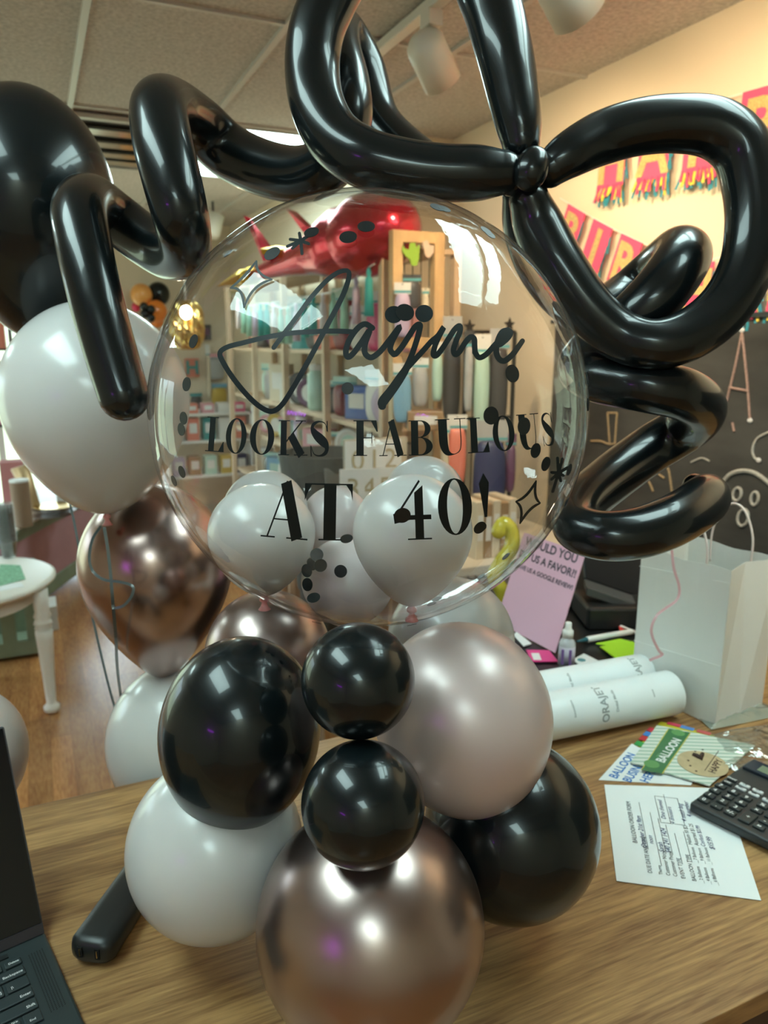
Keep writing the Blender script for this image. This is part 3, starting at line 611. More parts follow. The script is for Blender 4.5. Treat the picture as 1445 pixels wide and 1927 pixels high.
ftext('DUE DATE AND TIME', .10, .27, .0085); ftext('October 21st 9am', .33, .265, .0105, BLUEINK, .3); fline(.32, .275, .82, .275)
ftext('noon', .38, .325, .0095, BLUEINK, .3)
ftext('Theme', .10, .345, .007); fline(.18, .35, .72, .35)
ftext('Customer Name', .10, .40, .008); ftext('Sarah', .31, .395, .0105, BLUEINK, .3); fline(.30, .405, .66, .405)
ftext('Customer Phone', .10, .45, .008); ftext('540 241 1424', .31, .445, .0105, BLUEINK, .3); fline(.30, .455, .60, .455)
ftext('EVENT TYPE', .09, .505, .008); fline(.22, .51, .52, .51)
ftext('BALLOON TYPE', .08, .58, .008); fline(.25, .585, .55, .585)
for i, (v, a, b, c_) in enumerate([(.63, '__2 Balloons', '__7 Balloons', 'Helium fill $2'), (.68, '__4 Balloons', '__9 Balloons', 'Assorted $1.25'), (.73, '__6 Balloons', '__11 Balloons', 'Confetti $3.99')]):
    ftext(a, .07, v, .0068); ftext(b, .25, v, .0068); ftext(c_, .42, v-.005, .0085, BLUEINK if i == 2 else INK, .1)
ftext('4 number', .72, .69, .0105, BLUEINK, .3); ftext('4 mesh bag', .66, .635, .0105, BLUEINK, .3); ftext('$15.99', .40, .79, .0105, BLUEINK, .3)
ftext('Dino themed', .66, .47, .0095, BLUEINK, .3); ftext('4 dinosaurs', .62, .535, .0095, BLUEINK, .3)
fline(.62, .42, .92, .42); fline(.62, .42, .62, .62); fline(.62, .50, .95, .50); fline(.62, .61, .92, .61); fline(.92, .42, .92, .61)

# --- flyer, colour-edged card, foil balloon pack
def on(c4, z): return [OZ(x, y, z) for x, y in c4]
def frame(p): return p[0], (p[1]-p[0]), (p[3]-p[0])
fly, lp = flat_quad('flyer', [(1126, 1468), (1188, 1400), (1330, 1420), (1300, 1478)], ZC+.0005, .0004, PAPER, 'white flyer with blue lettering partly under the order form', 'flyer')
BLUEP = mat('blue_print', (.02, .16, .50), .6)
exx = (OZ(1180, 1432, ZC)-OZ(1155, 1463, ZC)).normalized(); eyy = Vector((0, 0, 1)).cross(exx)
for s_, x, y in (('BALLOON', 1160, 1466), ('BUSINESS', 1186, 1473), ('HERE', 1219, 1474)):
    text_mb(s_, OZ(x, y, ZC+.0012), exx, eyy, .021, bold=.02).build('printed_text', BLUEP, fly)
cc, cp = flat_quad('colour_chart', [(1200, 1405), (1243, 1358), (1345, 1385), (1300, 1440)], ZC+.0015, .0006, mat('chart_yellow', (.55, .50, .03), .5), 'bright chart with coloured blocks along its edge under the balloon packet', 'colour chart')
for i, (t, c_) in enumerate([(.08, (.03, .30, .07)), (.28, (.55, .03, .04)), (.45, (.05, .22, .60)), (.62, (.55, .03, .06))]):
    a = cp[0]+(cp[1]-cp[0])*t+Vector((0, 0, .0015)); e1 = (cp[1]-cp[0]).normalized()*.011; e2 = (cp[3]-cp[0]).normalized()*.02
    MB().obox(a+e2*.4, e1*.8, e2*.8, (0, 0, .0002)).build('colour_block', mat('chart_block_%d' % i, c_, .5), cc)
for i, (t, c_) in enumerate([(.25, (.6, .05, .1)), (.5, (.1, .25, .6)), (.8, (.55, .1, .1))]):
    a = cp[1]+(cp[2]-cp[1])*t+Vector((0, 0, .0015)); MB().obox(a, (cp[2]-cp[1]).normalized()*.012, (cp[0]-cp[1]).normalized()*.006, (0, 0, .0002)).build('colour_block', mat('chart_edge_%d' % i, c_, .5), cc)
STR = bpy.data.materials.new('striped_mint_card'); STR.use_nodes = True
n_ = STR.node_tree.nodes; l_ = STR.node_tree.links; wv = n_.new('ShaderNodeTexWave'); tc_ = n_.new('ShaderNodeTexCoord'); mp_ = n_.new('ShaderNodeMapping')
mp_.inputs['Rotation'].default_value = (0, 0, math.radians(-62)); wv.inputs['Scale'].default_value = 26; l_.new(tc_.outputs['Object'], mp_.inputs[0]); l_.new(mp_.outputs[0], wv.inputs[0])
cr_ = n_.new('ShaderNodeValToRGB'); cr_.color_ramp.interpolation = 'CONSTANT'; cr_.color_ramp.elements[0].color = (.74, .76, .68, 1); cr_.color_ramp.elements[1].position = .5; cr_.color_ramp.elements[1].color = (.42, .55, .45, 1)
l_.new(wv.outputs['Fac'], cr_.inputs[0]); l_.new(cr_.outputs[0], n_['Principled BSDF'].inputs['Base Color']); n_['Principled BSDF'].inputs['Roughness'].default_value = .5; n_['Principled BSDF'].inputs['Coat Weight'].default_value = .8
pk, pp = flat_quad('foil_balloon_packet', [(1186, 1436), (1236, 1366), (1420, 1404), (1335, 1480)], ZC+.004, .002, STR, 'mint striped foil balloon packet with green BALLOON band and brown HAPPY badge', 'packet')
zb = ZC+.0066
MB().slab([OZ(x, y, zb) for x, y in ((1207, 1449), (1258, 1371), (1299, 1379), (1246, 1456))], (0, 0, 1), .0003).build('green_band', mat('packet_green', (.03, .16, .05), .4, coat=.5), pk)
for a, b in (((1207, 1449), (1258, 1371)), ((1246, 1456), (1299, 1379))):
    MB().bar(OZ(*a, zb+.0003), OZ(*b, zb+.0003), .0015, .0003).build('gold_edge', mat('packet_gold', (.6, .5, .08), .4), pk)
ex2 = (OZ(1290, 1383, zb)-OZ(1240, 1448, zb)).normalized(); ey2 = Vector((0, 0, 1)).cross(ex2)
text_mb('BALLOON', OZ(1249, 1436, zb+.0005), ex2, ey2, .0215, bold=.03).build('printed_text', WHT, pk)
text_mb('FOIL', OZ(1240, 1425, zb+.0005), ex2, ey2, .008).build('printed_text', mat('packet_lettering_green', (.2, .4, .2), .5), pk)
MB().lathe(OZ(1226, 1438, zb+.0003), [(0, .013), (.0004, .013)], seg=24).build('crest', mat('crest_green', (.12, .30, .10), .5), pk)
MB().lathe(OZ(1276, 1379, zb+.0003), [(0, .012), (.0004, .012)], seg=24).build('crest', MATS['crest_green'], pk)
MB().lathe(OZ(1322, 1437, zb), [(0, .042), (.0004, .042)], seg=40).build('badge', mat('kraft_badge', (.50, .38, .22), .6, var=.1, vscale=60), pk)
BRN = mat('brown_print', (.05, .022, .015), .6)
text_mb('HAPPY', OZ(1345, 1456, zb+.0006), ex2, ey2, .017, bold=.02).build('printed_text', BRN, pk)
MB().bar(OZ(1326, 1450, zb+.0006), OZ(1352, 1413, zb+.0006), .0012, .0002).build('rule', BRN, pk)
mb = MB(); mb.tube([OZ(x, y, zb+.001) for x, y in ((1304, 1420), (1311, 1423), (1318, 1428), (1320, 1422), (1322, 1418))], [.004, .005, .0055, .004, .003], 8); mb.build('bow_print', BRN, pk)
for x, y in ((1295, 1431), (1299, 1441), (1308, 1414), (1322, 1411), (1310, 1451)): MB().lathe(OZ(x, y, zb+.0004), [(0, .0022), (.0003, .0022)], seg=5).build('star_print', BRN, pk)
flat_quad('tag_card', [(1205, 1405), (1216, 1388), (1240, 1394), (1229, 1412)], ZC+.0067, .0002, PAPER, None, None, parent=None) if False else None

# --- calculator
zk = ZC+.020
k0, k1, k2 = OZ(1297, 1512, zk-.002), OZ(1440, 1583, zk-.002), OZ(1384, 1419, zk-.002)
kx = (k1-k0).normalized(); ky = Vector((0, 0, 1)).cross(kx); KH = (k2-k0).dot(ky); KW = .135
calc = thing('calculator', k0*1.0, 'black desk calculator with white function keys lying on the order form', 'calculator')
def kp(a, b, z=0): return k0+kx*a+ky*b+Vector((0, 0, z))
MB().obox(kp(KW/2, KH/2, -.006), kx*KW/2, ky*KH/2, (0, 0, .008)).build('body', mat('calculator_black', (.03, .034, .036), .4, bump=.1, bscale=800), calc, bevel=.004)
MB().obox(kp(KW/2, KH-.022, .004), kx*(KW/2-.006), ky*.019, (0, 0, .0035)).build('display_bezel', mat('bezel_grey', (.03, .04, .055), .15), calc, bevel=.002)
MB().obox(kp(KW/2+.005, KH-.024, .0076), kx*(KW/2-.022), ky*.0105, (0, 0, .0003)).build('display', mat('lcd_green', (.20, .25, .17), .2), calc)
def zk8(x, y): 
    p = OZ(1280+x/8.757, 1400+y/8.757, zk+.003); d = p-k0; return d.dot(kx), d.dot(ky)
KEYM = mat('key_dark', (.028, .034, .034), .45); KEYW = mat('key_white', (.75, .76, .76), .4); KT = mat('key_text_white', (.8, .8, .8), .5)
a0 = zk8(390, 915); aC = [(zk8(1105, 870)[i]-zk8(665, 685)[i])/2 for i in (0, 1)]; aR = [(zk8(665, 685)[i]-a0[i])/3 for i in (0, 1)]
def key(a, b, t, w_=.0085, h_=.0058, m=KEYM, tm=KT, ts=.0105):
    o = MB().obox(kp(a, b, .0035), kx*w_, ky*h_, (0, 0, .0022)).build('key', m, calc, bevel=.0018, label='white oval function key' if m is KEYW else None)
    text_mb(t, kp(a, b-ts*.35, .0060), kx, ky, ts, 'CENTER', bold=.025).build('key_legend', tm, o)
for r_, row in enumerate((('0', '.', '+/-'), ('1', '2', '3'), ('4', '5', '6'), ('7', '8', '9'))):
    for c__, t in enumerate(row): key(a0[0]+aR[0]*r_+abs(aC[0])*c__, a0[1]+abs(aR[1])*r_, t)
cw, rh = abs(aC[0]), abs(aR[1])
key(a0[0]+cw*3+.002, a0[1]+rh*.5, '+', .009, .0058+rh*.5); key(a0[0]+cw*3+.002, a0[1]+rh*2, 'x'); key(a0[0]+cw*3+.002, a0[1]+rh*3, '%')
key(a0[0]+cw*4+.002, a0[1], '='); key(a0[0]+cw*4+.002, a0[1]+rh, '-'); key(a0[0]+cw*4+.002, a0[1]+rh*2, '/'); 
key(a0[0], a0[1]+rh*3.9, 'OFF', .0075, .0035, KEYM, KT, .006); key(a0[0], a0[1]+rh*4.7, 'ON/C', .0075, .0035, KEYM, KT, .006)
for i, (c__, r_) in enumerate(((1, 4.7), (1, 4.0), (2, 4.7), (2, 4.0), (3.05, 4.0))):
    key(a0[0]+cw*c__, a0[1]+rh*r_, ('CE', 'MC', 'GT', 'MR', 'M-')[i], .0085, .0036, KEYW, INK, .0055)

# --- white paper rolls
ROLL = mat('roll_white', (.78, .82, .83), .5, coat=.2)
def roll(a, b, r, label, txt):
    t = thing('vinyl_roll', (a+b)/2-Vector((0, 0, r)), label, 'roll', 'white vinyl rolls lying on the counter'); d = (b-a).normalized(); L_ = (b-a).length
    MB().lathe(a, [(0, r*.55), (0, r*.98), (.002, r), (L_-.002, r), (L_, r*.98), (L_, r*.55), (L_-.004, r*.53), (.004, r*.53)], d, 64).build('tube', ROLL, t, smooth=False)
    for p in t.children:
        pass
    g = MB(); g.closed = False
    up = Vector((0, 0, 1)); side = up.cross(d).normalized()
    if side.dot(a-CAM) > 0: side = -side
    for (s_, pos, sz) in txt:
        tm = text_mb(s_, (0, 0, 0), (1, 0, 0), (0, 1, 0), sz, 'CENTER', bold=.02)
        vs = []
        for v in tm.v:   # wrap around the tube: text x runs around, text y along the tube
            ang = math.radians(38)+v.x/r
            vs.append(a+d*(pos*L_-v.y)+ (up*math.sin(ang)+side*math.cos(ang))*(r+.0004))
        g = MB(); g.closed = False; g.add(vs, tm.f); g.build('printed_text', mat('grey_print', (.30, .33, .33), .6), t)
    o = [c_ for c_ in bpy.data.objects if c_.parent == t and c_.name.startswith('tube')][0]
    for q_ in o.data.polygons: q_.use_smooth = len(q_.vertices) == 4
    return t
rr_ = .044
ra, rb = OZ(1010, 1352, ZC+rr_), OZ(1262, 1303, ZC+rr_); ra = ra+(ra-rb).normalized()*.05
roll(ra, rb, rr_, 'front white roll with grey ORAJET print, nearer the camera', [('ORAJET', .50, .022), ('Digital Media', .56, .008), ('www', .80, .007), ('Innovations', .30, .007)])
off = Vector((.03, .092, 0))*1.0
roll(ra+off, rb+off*1.02-(rb-ra).normalized()*.012, rr_*.9, 'rear white roll lying behind the front one', [('ORAJET', .90, .020), ('Digital Media', .42, .008)])

# --- white paper bag
R0, L0 = OZ(1345, 1368, ZC+.001), OZ(1188, 1292, ZC+.001); e_ = (L0-R0); bw_ = e_.length; e_.normalize(); nb = Vector((-e_.y, e_.x, 0)); 
if nb.dot(R0-CAM) < 0: nb = -nb
BH, BD = .315, .15
bag = thing('paper_bag', (R0+L0)/2+nb*BD/2, 'white paper gift bag with rope handles standing behind the rolls', 'bag')
m = MB(); N = 10
def wave(i, t): return nb*(.004*math.sin(i*1.3+t*5))
for (A_, B_) in ((R0, L0), (R0+nb*BD, L0+nb*BD)):
    vs = [];
    for j in range(N+1):
        for i in range(N+1):
            u, v = i/N, j/N; vs.append(A_+(B_-A_)*u+Vector((0, 0, BH*v))+nb*(.003*math.sin(u*7+v*3)*v+(-.004 if A_ is R0 else .004)*math.sin(math.pi*u)*v)+Vector((0, 0, .003*math.sin(u*9)*v)))
    m.add(vs, [(j*(N+1)+i, j*(N+1)+i+1, (j+1)*(N+1)+i+1, (j+1)*(N+1)+i) for j in range(N) for i in range(N)])
for A_ in (R0, L0):      # gusset sides with an inward fold
    s_ = 1 if A_ is R0 else -1; mid0 = A_+nb*BD/2; f = e_*s_*.0
    for B1, B2 in ((A_, mid0), (mid0, A_+nb*BD)):
        k1_ = e_*s_*.022 if B1 is mid0 else Vector(); k2_ = e_*s_*.022 if B2 is mid0 else Vector(); up_ = Vector((0, 0, BH))
        m.add([B1, B2, B2+k2_*.0, B2+k2_+up_, B1+k1_+up_], [(0, 1, 3, 4)])
m.add([R0, L0, L0+nb*BD, R0+nb*BD], [(0, 1, 2, 3)])
m.closed = False
body = m.build('body', KRAFTW, bag); so = body.modifiers.new('thick', 'SOLIDIFY'); so.thickness = .0006
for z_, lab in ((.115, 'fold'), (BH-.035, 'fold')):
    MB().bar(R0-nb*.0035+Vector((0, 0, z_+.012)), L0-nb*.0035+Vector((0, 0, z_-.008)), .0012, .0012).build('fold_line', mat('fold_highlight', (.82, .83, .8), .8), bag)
ROPE = mat('handle_rope', (.70, .60, .57), .8)
for dd in (.004, BD-.004):
    h0, h1 = R0+e_*bw_*.28+nb*dd, R0+e_*bw_*.72+nb*dd
    MB().tube(spline([h0+Vector((0, 0, BH-.04)), h0+Vector((0, 0, BH+.03)), (h0*.7+h1*.3)+Vector((0, 0, BH+.085)), (h0*.3+h1*.7)+Vector((0, 0, BH+.085)), h1+Vector((0, 0, BH+.03)), h1+Vector((0, 0, BH-.04))], 8), .0022, 8).build('handle', ROPE, bag, smooth=True)
bagd = (R0-CAM).dot(Fv)
ribbon([(1264, 1035), (1268, 1070), (1278, 1105), (1274, 1128), (1252, 1145), (1236, 1158), (1226, 1180), (1228, 1200), (1240, 1225), (1246, 1232), (1228, 1240), (1222, 1243)], [1.44]*12, 'pink curling ribbon hanging down the front of the paper bag', w=.005, m=mat('pink_ribbon', (.62, .36, .38), .35, coat=.4))

# --- clear plastic bags
def crumple(name, c4, h, label, seed, m=CLEARP, n=26):
    random.seed(seed); p = [OZ(x, y, ZC+.002) for x, y in c4]; ph = [(random.uniform(-1, 1)*k*1.0, random.uniform(-1, 1)*k, random.uniform(0, 6), 1/k**.7) for k in range(3, 26)]; mb = MB(); vs = []
    def hh(u, v):
        s_ = sum(abs(math.sin(a*u*1.6+b*v*1.6+c_))*w_ for a, b, c_, w_ in ph)/5; return h*(s_*.9)*min(1, 6*u+.1, 6*v+.1, 6*(1-u)+.1, 6*(1-v)+.1)
    for i in range(n+1):
        for j in range(n+1):
            u, v = i/n, j/n; vs.append(p[0]*(1-u)*(1-v)+p[1]*u*(1-v)+p[2]*u*v+p[3]*(1-u)*v+Vector((0, 0, hh(u, v))))
    mb.add(vs, [(i*(n+1)+j, i*(n+1)+j+1, (i+1)*(n+1)+j+1, (i+1)*(n+1)+j) for i in range(n) for j in range(n)]); mb.closed = False
    o = mb.build(name, m, label=label, cat='plastic bag', group='clear plastic bags'); s_ = o.modifiers.new('thick', 'SOLIDIFY'); s_.thickness = .0004; return o
crumple('plastic_bag', [(1335, 1385), (1360, 1420), (1560, 1440), (1520, 1350)], .022, 'crinkled clear bag lying between the balloon packet and the paper bag', 3)
crumple('plastic_bag', [(1285, 1325), (1338, 1374), (1480, 1345), (1370, 1290)], .02, 'clear flat bag poking out under the white paper bag', 5, m=thin_clear('frosted_bag_film', tint=(.85, .9, .87), base=.1, rough=.2, bump=.5, bscale=20, milky=.5, milkcol=(.6, .66, .6)))
crumple('plastic_bag', [(1345, 1440), (1375, 1424), (1500, 1440), (1450, 1470)], .012, 'clear bag film trapped behind the calculator', 9)

# --- laptop
zl = ZC+.012
h0 = OZ(84, 1752, zl); hl = (OZ(0, 1789, zl)-h0); hl.z = 0; hl.normalize(); fwd = (OZ(112, 1927, zl)-h0); fwd.z = 0; fwd = (fwd-hl*fwd.dot(hl)).normalized()
lap = thing('laptop', h0-Vector((0, 0, .012)), 'open dark laptop at the left edge with its black screen facing the camera', 'laptop')
def lpnt(a, b, z=0): return h0+hl*a+fwd*b+Vector((0, 0, z))
MB().obox(lpnt(.15, .105, -.0075), hl*.15, fwd*.107, (0, 0, .0065)).build('base', DKMET, lap, bevel=.003)
# lid: from hinge to the top right corner seen in the photograph
v_ = ray(36, 1358); best = None
for i in range(200):
    q_ = CAM+v_*(.8+i*.004); 
    if best is None or abs((q_-h0).length-.215) < best[0]: best = (abs((q_-h0).length-.215), q_)
ld_ = (best[1]-h0); ld_ = ld_-hl*ld_.dot(hl); LH = ld_.length; ld_.normalize(); ln = hl.cross(ld_)
if ln.dot(CAM-h0) < 0: ln = -ln
lc = h0+hl*.15+ld_*LH/2
lid = MB().obox(lc-ln*.003, hl*.15, ld_*LH/2, ln*.003).build('lid', mat('lid_grey', (.10, .10, .11), .4, metal=.5), lap, bevel=.003)
MB().obox(lc+ln*.0004, hl*.1475, ld_*(LH/2-.0025), ln*.0004).build('screen', mat('laptop_screen', (.004, .005, .007), .08, spec=.6), lap)
MB().obox(h0+hl*.15+ld_*.005+ln*.002, hl*.149, ld_*.006, ln*.0012).build('hinge_bar', mat('hinge_grey', (.03, .025, .03), .35), lap)
MB().obox(lpnt(.045+.1, .014, .0), hl*.1, fwd*.0035, (0, 0, .0006)).build('vent_slot', BLKPL, lap)
LK = mat('laptop_key', (.022, .032, .034), .5)
def lkey(a, b, w_, h_, t='', ts=.005, off=.0):
    o = MB().obox(lpnt(a+w_/2, b+h_/2, .0008), hl*(w_/2), fwd*(h_/2), (0, 0, .0012)).build('key', LK, lap, bevel=.0012)
    if t: text_mb(t, lpnt(a+.0025+off, b+h_-.004, .0022), -hl, -fwd, ts, 'RIGHT', bold=.015).build('key_legend', KT, o)
x0 = .034
lkey(x0, .026, .018, .0105, 'Delete', .0042); lkey(x0+.021, .026, .0165, .0105, 'PrtSc', .0038); lkey(x0+.0405, .026, .0165, .0105, 'F12', .0038)
lkey(x0, .040, .031, .0155, 'Backspace', .0052); lkey(x0+.034, .040, .0165, .0155, '+', .005); lkey(x0+.0535, .040, .0165, .0155, '-', .005)
lkey(x0, .0585, .0235, .0165, '|\\', .005, .014); lkey(x0+.0265, .0585, .0165, .0165, ']', .005); lkey(x0+.046, .0585, .0165, .0165, '[', .005)
lkey(x0, .0775, .036, .0165, 'Enter', .0052); lkey(x0+.039, .0775, .0165, .0165, "'", .005)
lkey(x0, .0965, .044, .0165, 'Shift', .0052); lkey(x0+.047, .0965, .0165, .0165, '/', .005)
lkey(x0, .1155, .018, .0175, 'End', .0042, .004); lkey(x0+.0205, .1165, .0165, .008, 'PgUp', .003); lkey(x0+.0205, .1265, .0165, .008, 'PgDn', .003)
sp = MB()
for i in range(6):
    for j in range(42): sp.add([lpnt(.010+i*.003+.0007*math.cos(a*1.047), .028+j*.0024+(.0012 if i % 2 else 0)+.0007*math.sin(a*1.047), .0001-.0009+.0009) for a in range(6)], [list(range(6))])
sp.closed = False
so_ = sp.build('speaker_grille', mat('speaker_hole', (.002, .003, .003), .8), lap); 

# --- black hand-held device
n0, n1 = OZ(166, 1782, ZC+.03), OZ(318, 1560, ZC+.03); dd = (n1-n0); dd.z = 0; n1 = n0+dd; dd.normalize(); sd = dd.cross(Vector((0, 0, 1)))
pb = thing('power_bank', (n0+n1)/2-Vector((0, 0, .03)), 'long rounded black charging handset with two slots at its end, beside the laptop', 'charger')
L_ = (n1-n0).length; vs = []; fs = []; K = 24; S = [(0, .6, -.006), (.004, .86, -.003), (.012, 1, 0), (L_*.5, .98, .002), (L_, .95, .002)]
for s0, sc_, dz in S:
    for k in range(K):
        a = 2*math.pi*k/K; ca, sa = math.cos(a), math.sin(a); x_ = math.copysign(abs(ca)**.55, ca)*.0285; z_ = math.copysign(abs(sa)**.7, sa)*(.016 if sa > 0 else .0195)
        vs.append(n0+dd*s0+sd*x_*(sc_)+Vector((0, 0, z_*sc_-.009+dz*0)))
fs = [(i*K+k, i*K+(k+1) % K, (i+1)*K+(k+1) % K, (i+1)*K+k) for i in range(len(S)-1) for k in range(K)]+[list(range(K))[::-1], list(range((len(S)-1)*K, len(S)*K))]
MB().add(vs, fs).build('body', mat('handset_black', (.012, .013, .013), .38), pb, smooth=True)
for s_ in (-.011, .011):
    MB().obox(n0-dd*.0005+sd*s_+Vector((0, 0, -.008)), sd*.003, dd*.001, (0, 0, .007)).build('slot', mat('slot_dark', (.001, .001, .001), .9), pb)
    MB().obox(n0-dd*.0018+sd*s_+Vector((0, 0, -.008)), sd*.0005, dd*.0006, (0, 0, .0045)).build('contact', mat('contact_brass', (.6, .45, .2), .3, metal=1), pb)
bt = n0+dd*.135+Vector((0, 0, .0073)); mb = MB(); 
for a, b in (((-.008, -.005), (.008, -.005)), ((.008, -.005), (.008, .005)), ((.008, .005), (-.008, .005)), ((-.008, .005), (-.008, -.005))): mb.bar(bt+sd*a[0]+dd*a[1], bt+sd*b[0]+dd*b[1], .0009, .0006)
mb.build('button_outline', mat('button_line', (.001, .001, .001), .3), pb)

# ================================================================== THINGS ON THE BLACK DESK
SIGNP = mat('pink_sign_card', (.72, .42, .56), .55)
b0, b1 = OZ(934, 1170, ZC), OZ(1045, 1229, ZC); tr_ = P(1102, 1042, (b1-CAM).dot(Fv)+.03); up_ = tr_-b1; nn = (b1-b0).cross(up_).normalized()
if nn.dot(CAM-b1) < 0: nn = -nn
sg = thing('counter_sign', (b0+b1)/2, 'pink review request sign leaning on the black desk', 'sign')
MB().slab([b0, b1, b1+up_, b0+up_], nn, .002).build('card', SIGNP, sg)
MB().slab([b1-nn*.06+Vector((0, 0, .001)), (b0+b1)/2-nn*.08+Vector((0, 0, .001)), (b0+b1)/2+up_*.5-nn*.003], nn, -.002).build('easel_back', BLKPL, sg)
SW, SH = (b1-b0).length, up_.length; sxv, syv = (b1-b0).normalized(), up_.normalized()
GREYP = mat('sign_print', (.06, .05, .07), .6)
for s_, v, sz in (('WOULD YOU', .88, .032), ('DO US A FAVOR?!', .74, .0275), ('LEAVE US A GOOGLE REVIEW!', .62, .0165)):
    text_mb(s_, b0+sxv*SW/2+syv*SH*v+nn*.0026, sxv, syv, sz, 'CENTER', bold=.025).build('printed_text', GREYP, sg)
# spray bottle
sb = OZ(1065, 1254, ZC); st = thing('spray_bottle', sb, 'small clear sanitizer spray bottle with purple label in front of the pink sign', 'bottle')
MB().lathe(sb, [(0, .014), (.003, .0185), (.058, .0185), (.066, .015), (.07, .010), (.074, .009)], seg=32).build('bottle', mat('bottle_clear', (.62, .64, .68), .15, coat=1, alpha=.75), st, smooth=True)
MB().lathe(sb+Vector((0, 0, .008)), [(0, .0188), (.044, .0188)], seg=32).build('bottle_label', mat('label_grey', (.50, .47, .56), .5), st, smooth=True)
vx = (CAM-sb); vx.z = 0; vx.normalize(); vs_ = vx.cross(Vector((0, 0, 1)))
for s_ in (-.008, .009): MB().obox(sb+vx*.0185+vs_*s_+Vector((0, 0, .03)), vs_*.003, vx*.0015, (0, 0, .018)).build('label_stripe', mat('label_purple', (.22, .12, .36), .5), st)
MB().lathe(sb+Vector((0, 0, .072)), [(0, .0125), (.016, .0125), (.018, .009), (.02, .0085), (.024, .0075), (.034, .0075), (.036, .005)], seg=24).build('spray_cap', WHT, st, smooth=True)
# marker, notes, cards
mk0, mk1 = OZ(1085, 1207, ZC+.008), OZ(1188, 1189, ZC+.008); md = (mk1-mk0).normalized()
mt = thing('marker_pen', mk0, 'white marker pen with teal tip lying above the green notes', 'pen')
ML = (mk1-mk0).length
MB().lathe(mk0, [(.03, .0065), (.031, .0078), (ML, .0078), (ML+.001, .006)], md, 20).build('barrel', WHT, mt, smooth=True); MB().lathe(mk0, [(0, .002), (.012, .0035), (.03, .0065)], md, 20).build('tip', mat('teal_plastic', (.02, .12, .16), .4), mt, smooth=True)
NEONG = mat('lime_note', (.42, .75, .03), .6)
flat_quad('sticky_note', [(1121, 1212), (1166, 1203), (1200, 1212), (1170, 1222)], ZC+.002, .002, NEONG, 'lime green sticky note, the rear of the two on the black desk', 'note', 'lime sticky notes')
flat_quad('sticky_note', [(1128, 1218), (1190, 1208), (1215, 1235), (1163, 1243)], ZC+.0042, .002, NEONG, 'lime green sticky note with writing, the front of the two', 'note', 'lime sticky notes')
o_, p_ = flat_quad('business_card', [(990, 1224), (1033, 1225), (1050, 1246), (1000, 1246)], ZC+.001, .002, mat('magenta_card', (.75, .06, .26), .5), 'hot pink business card at the foot of the pink sign', 'card', 'cards on the black desk')
MB().slab([OZ(x, y, ZC+.0035) for x, y in ((999, 1229), (1014, 1229), (1019, 1242), (1004, 1242))], (0, 0, 1), .0003).build('white_print', WHT, o_)
o_, p_ = flat_quad('business_card', [(1077, 1243), (1098, 1231), (1135, 1249), (1104, 1262)], ZC+.001, .002, PAPER, 'white card with teal emblem between the bottle and the rolls', 'card', 'cards on the black desk')
MB().lathe(OZ(1094, 1242, ZC+.0032), [(0, .010), (.0003, .010)], seg=9).build('emblem', mat('teal_print', (.10, .28, .32), .6), o_)
flat_quad('business_card', [(966, 1196), (972, 1190), (1000, 1212), (985, 1217)], ZC+.001, .002, PAPER, 'white card tucked left of the pink sign', 'card', 'cards on the black desk')
pbr = thing('paint_brush', OZ(1165, 1180, ZC), 'small red and orange brush beside the paper bag', 'brush')
a_, b_ = OZ(1152, 1172, ZC+.01), OZ(1200, 1192, ZC+.01); d_ = (b_-a_).normalized()
MB().lathe(a_, [(0, .001), (.01, .004), (.02, .0045)], d_, 12).build('bristles', mat('brush_orange', (.6, .2, .06), .7), pbr); MB().lathe(a_+d_*.02, [(0, .0045), (.10, .003)], d_, 12).build('handle', ROPE, pbr)
MB().slab([OZ(x, y, ZC+.008) for x, y in ((1163, 1178), (1167, 1192), (1178, 1190))], (0, 0, 1), .003).build('tag', mat('tag_red', (.65, .05, .04), .5), pbr)
# card reader / printer
cr1 = thing('receipt_printer', OZ(1140, 1150, ZC), 'black slanted till screen and base under the chalkboard', 'till')
q0 = OZ(1085, 1172, ZC+.0)
c1 = OZ(1150, 1160, ZC+.03); MB().obox(c1+Vector((.07, .03, .0)), (.11, -.05, 0), (.03, .07, 0), (0, 0, .03)).build('base', BLKPL, cr1, bevel=.008)
c2 = c1+Vector((.14, .09, .12)); ax_ = Vector((.13, -.06, -.05)); ay_ = Vector((.02, .05, .11)).normalized()*.11; 
MB().obox(c2, ax_, ay_, ax_.cross(ay_).normalized()*.008).build('screen', mat('till_screen', (.006, .008, .012), .25), cr1, bevel=.004)
MB().obox(c2-ay_*1.05-Vector((.03, .03, -.0)), ax_*.95, (0, 0, .012), (.02, .03, .0)).build('grey_strip', mat('strip_grey', (.07, .075, .08), .4), cr1, bevel=.003)
mo = thing('computer_mouse', OZ(1085, 1120, ZC), 'dark rounded gadget behind the pink sign', 'gadget')
MB().ell(OZ(1090, 1128, ZC+.02), (.04, 0, 0), (0, .05, 0), (0, 0, .022), 24, 16).build('shell', BLKPL, mo, smooth=True)
MB().tube(spline([OZ(1082, 1125, ZC+.02), OZ(1092, 1145, ZC+.004), OZ(1110, 1165, ZC+.004)], 6), .002, 8).build('cord', mat('cord_grey', (.2, .19, .18), .5), mo, smooth=True)
YEL = mat('yellow_latex', (.70, .60, .05), .25, coat=.8)
MB().tube(spline([P(x, y, 2.1) for x, y in ((938, 1000), (948, 985), (962, 1000), (962, 1030), (945, 1055), (930, 1085), (944, 1110), (955, 1140), (948, 1175))], 8), .021, 20, round_cap=True).build('twisted_balloon', YEL, label='yellow twisted balloon half hidden behind the pink sign', cat='balloon', smooth=True)

